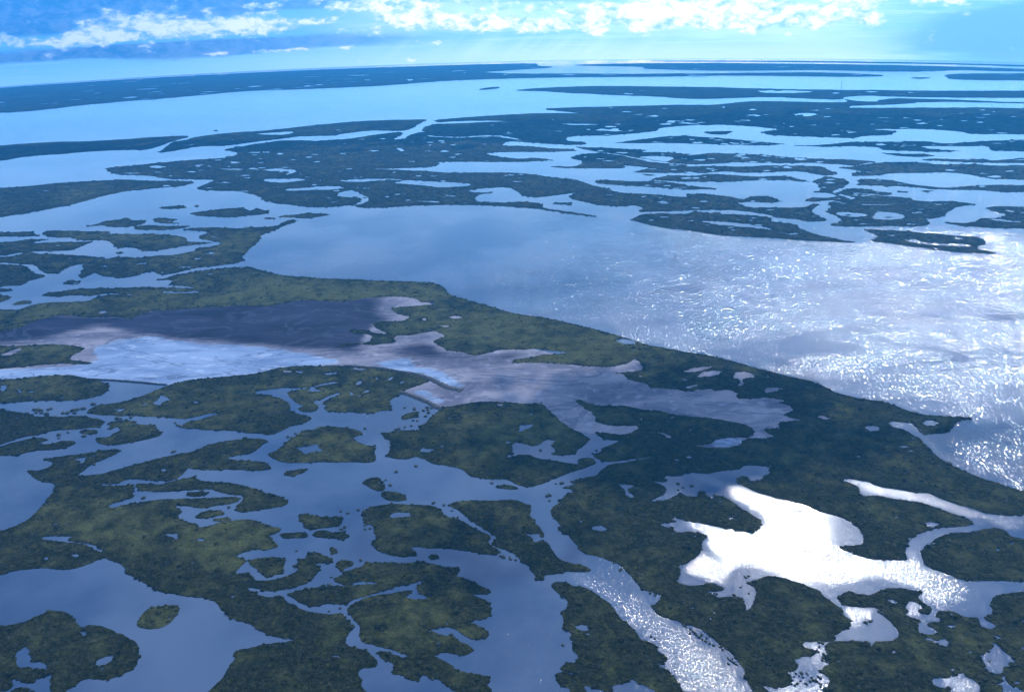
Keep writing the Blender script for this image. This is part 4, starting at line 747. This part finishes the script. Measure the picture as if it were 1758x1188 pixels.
for i in range(3):
    c = (math.cos(i*2.09+.5), math.sin(i*2.09+.5))
    link_bm('guy_wire', bars([((c[0]*.9, c[1]*.9, mh*.85), (c[0]*mh*.5, c[1]*mh*.5, 0))], .05), MSTEEL, mast)
bm = bmesh.new(); bmesh.ops.create_uvsphere(bm, u_segments=10, v_segments=8, radius=.9); bmesh.ops.translate(bm, verts=bm.verts, vec=(0, 0, mh+.6)); link_bm('beacon', bm, MRED, mast)

# ---------------- haze ----------------
MH_, g, _b = material('haze'); g.n.remove(_b)
vol = g.node('ShaderNodeVolumePrincipled'); vol.inputs['Color'].default_value = (.05, .44, 1, 1); vol.inputs['Density'].default_value = 1.25e-4; vol.inputs['Anisotropy'].default_value = .45
g.l.new(vol.outputs[0], g.n['Material Output'].inputs['Volume'])
bm = bmesh.new(); bmesh.ops.create_cube(bm, size=1)
zlo = float(gz(6600., 6600.))-3; zhi = H+12
me = bpy.data.meshes.new('haze'); 
for v in bm.verts: v.co = Vector((v.co.x*18600, v.co.y*18600, zlo+(v.co.z+.5)*(zhi-zlo)))
bm.to_mesh(me); bm.free(); me.materials.append(MH_)
hz_o = bpy.data.objects.new('haze', me); COL.objects.link(hz_o); tag(hz_o, kind='stuff')

# ---------------- clouds drifting over the marsh, above the camera: they throw the dark shadow patches ----------------
MCLOUD, g, bs = material('cloud'); bs.inputs['Base Color'].default_value = (.85, .87, .9, 1); bs.inputs['Roughness'].default_value = 1.; bs.inputs['Specular IOR Level'].default_value = 0
puffs = []
for k in range(4):
    bm = bmesh.new(); bmesh.ops.create_icosphere(bm, subdivisions=2, radius=1)
    for v in bm.verts: v.co *= 1+.25*math.sin(v.co.x*5+k)*math.sin(v.co.y*6+2*k)*math.cos(v.co.z*5)
    bm.verts.ensure_lookup_table(); puffs.append((np.array([v.co[:] for v in bm.verts]), np.array([[q.index for q in f.verts] for f in bm.faces]))); bm.free()
def cloud(target, rx, ry, n, seed, alt=900.):
    r = np.random.RandomState(seed); p = ground([target])[0]; t = alt/sd.z; c = np.array([p[0]+sd.x*t, p[1]+sd.y*t, float(gz(*p))+alt])
    VV, FF, k = [], [], 0
    cx = r.normal(0, .42, (7, 2))
    for i in range(n):
        q = cx[r.randint(7)]+r.normal(0, .33, 2); e = math.hypot(*q); s = (rx+ry)*.5*r.uniform(.05, .15)*(1.25-min(e, 1.)*.8)
        V, F = puffs[r.randint(4)]
        VV.append(V*[s*1.2, s*1.2, s*.7]+[q[0]*rx, q[1]*ry, max(0, 1-e)*60*r.rand()+s*.3]); FF.append(F+k); k += len(V)
    V = np.concatenate(VV)+c; tag(mesh_object('cloud', V, np.concatenate(FF), MCLOUD, tuple(c)), kind='structure')
for a in CLOUDS: cloud(*a)
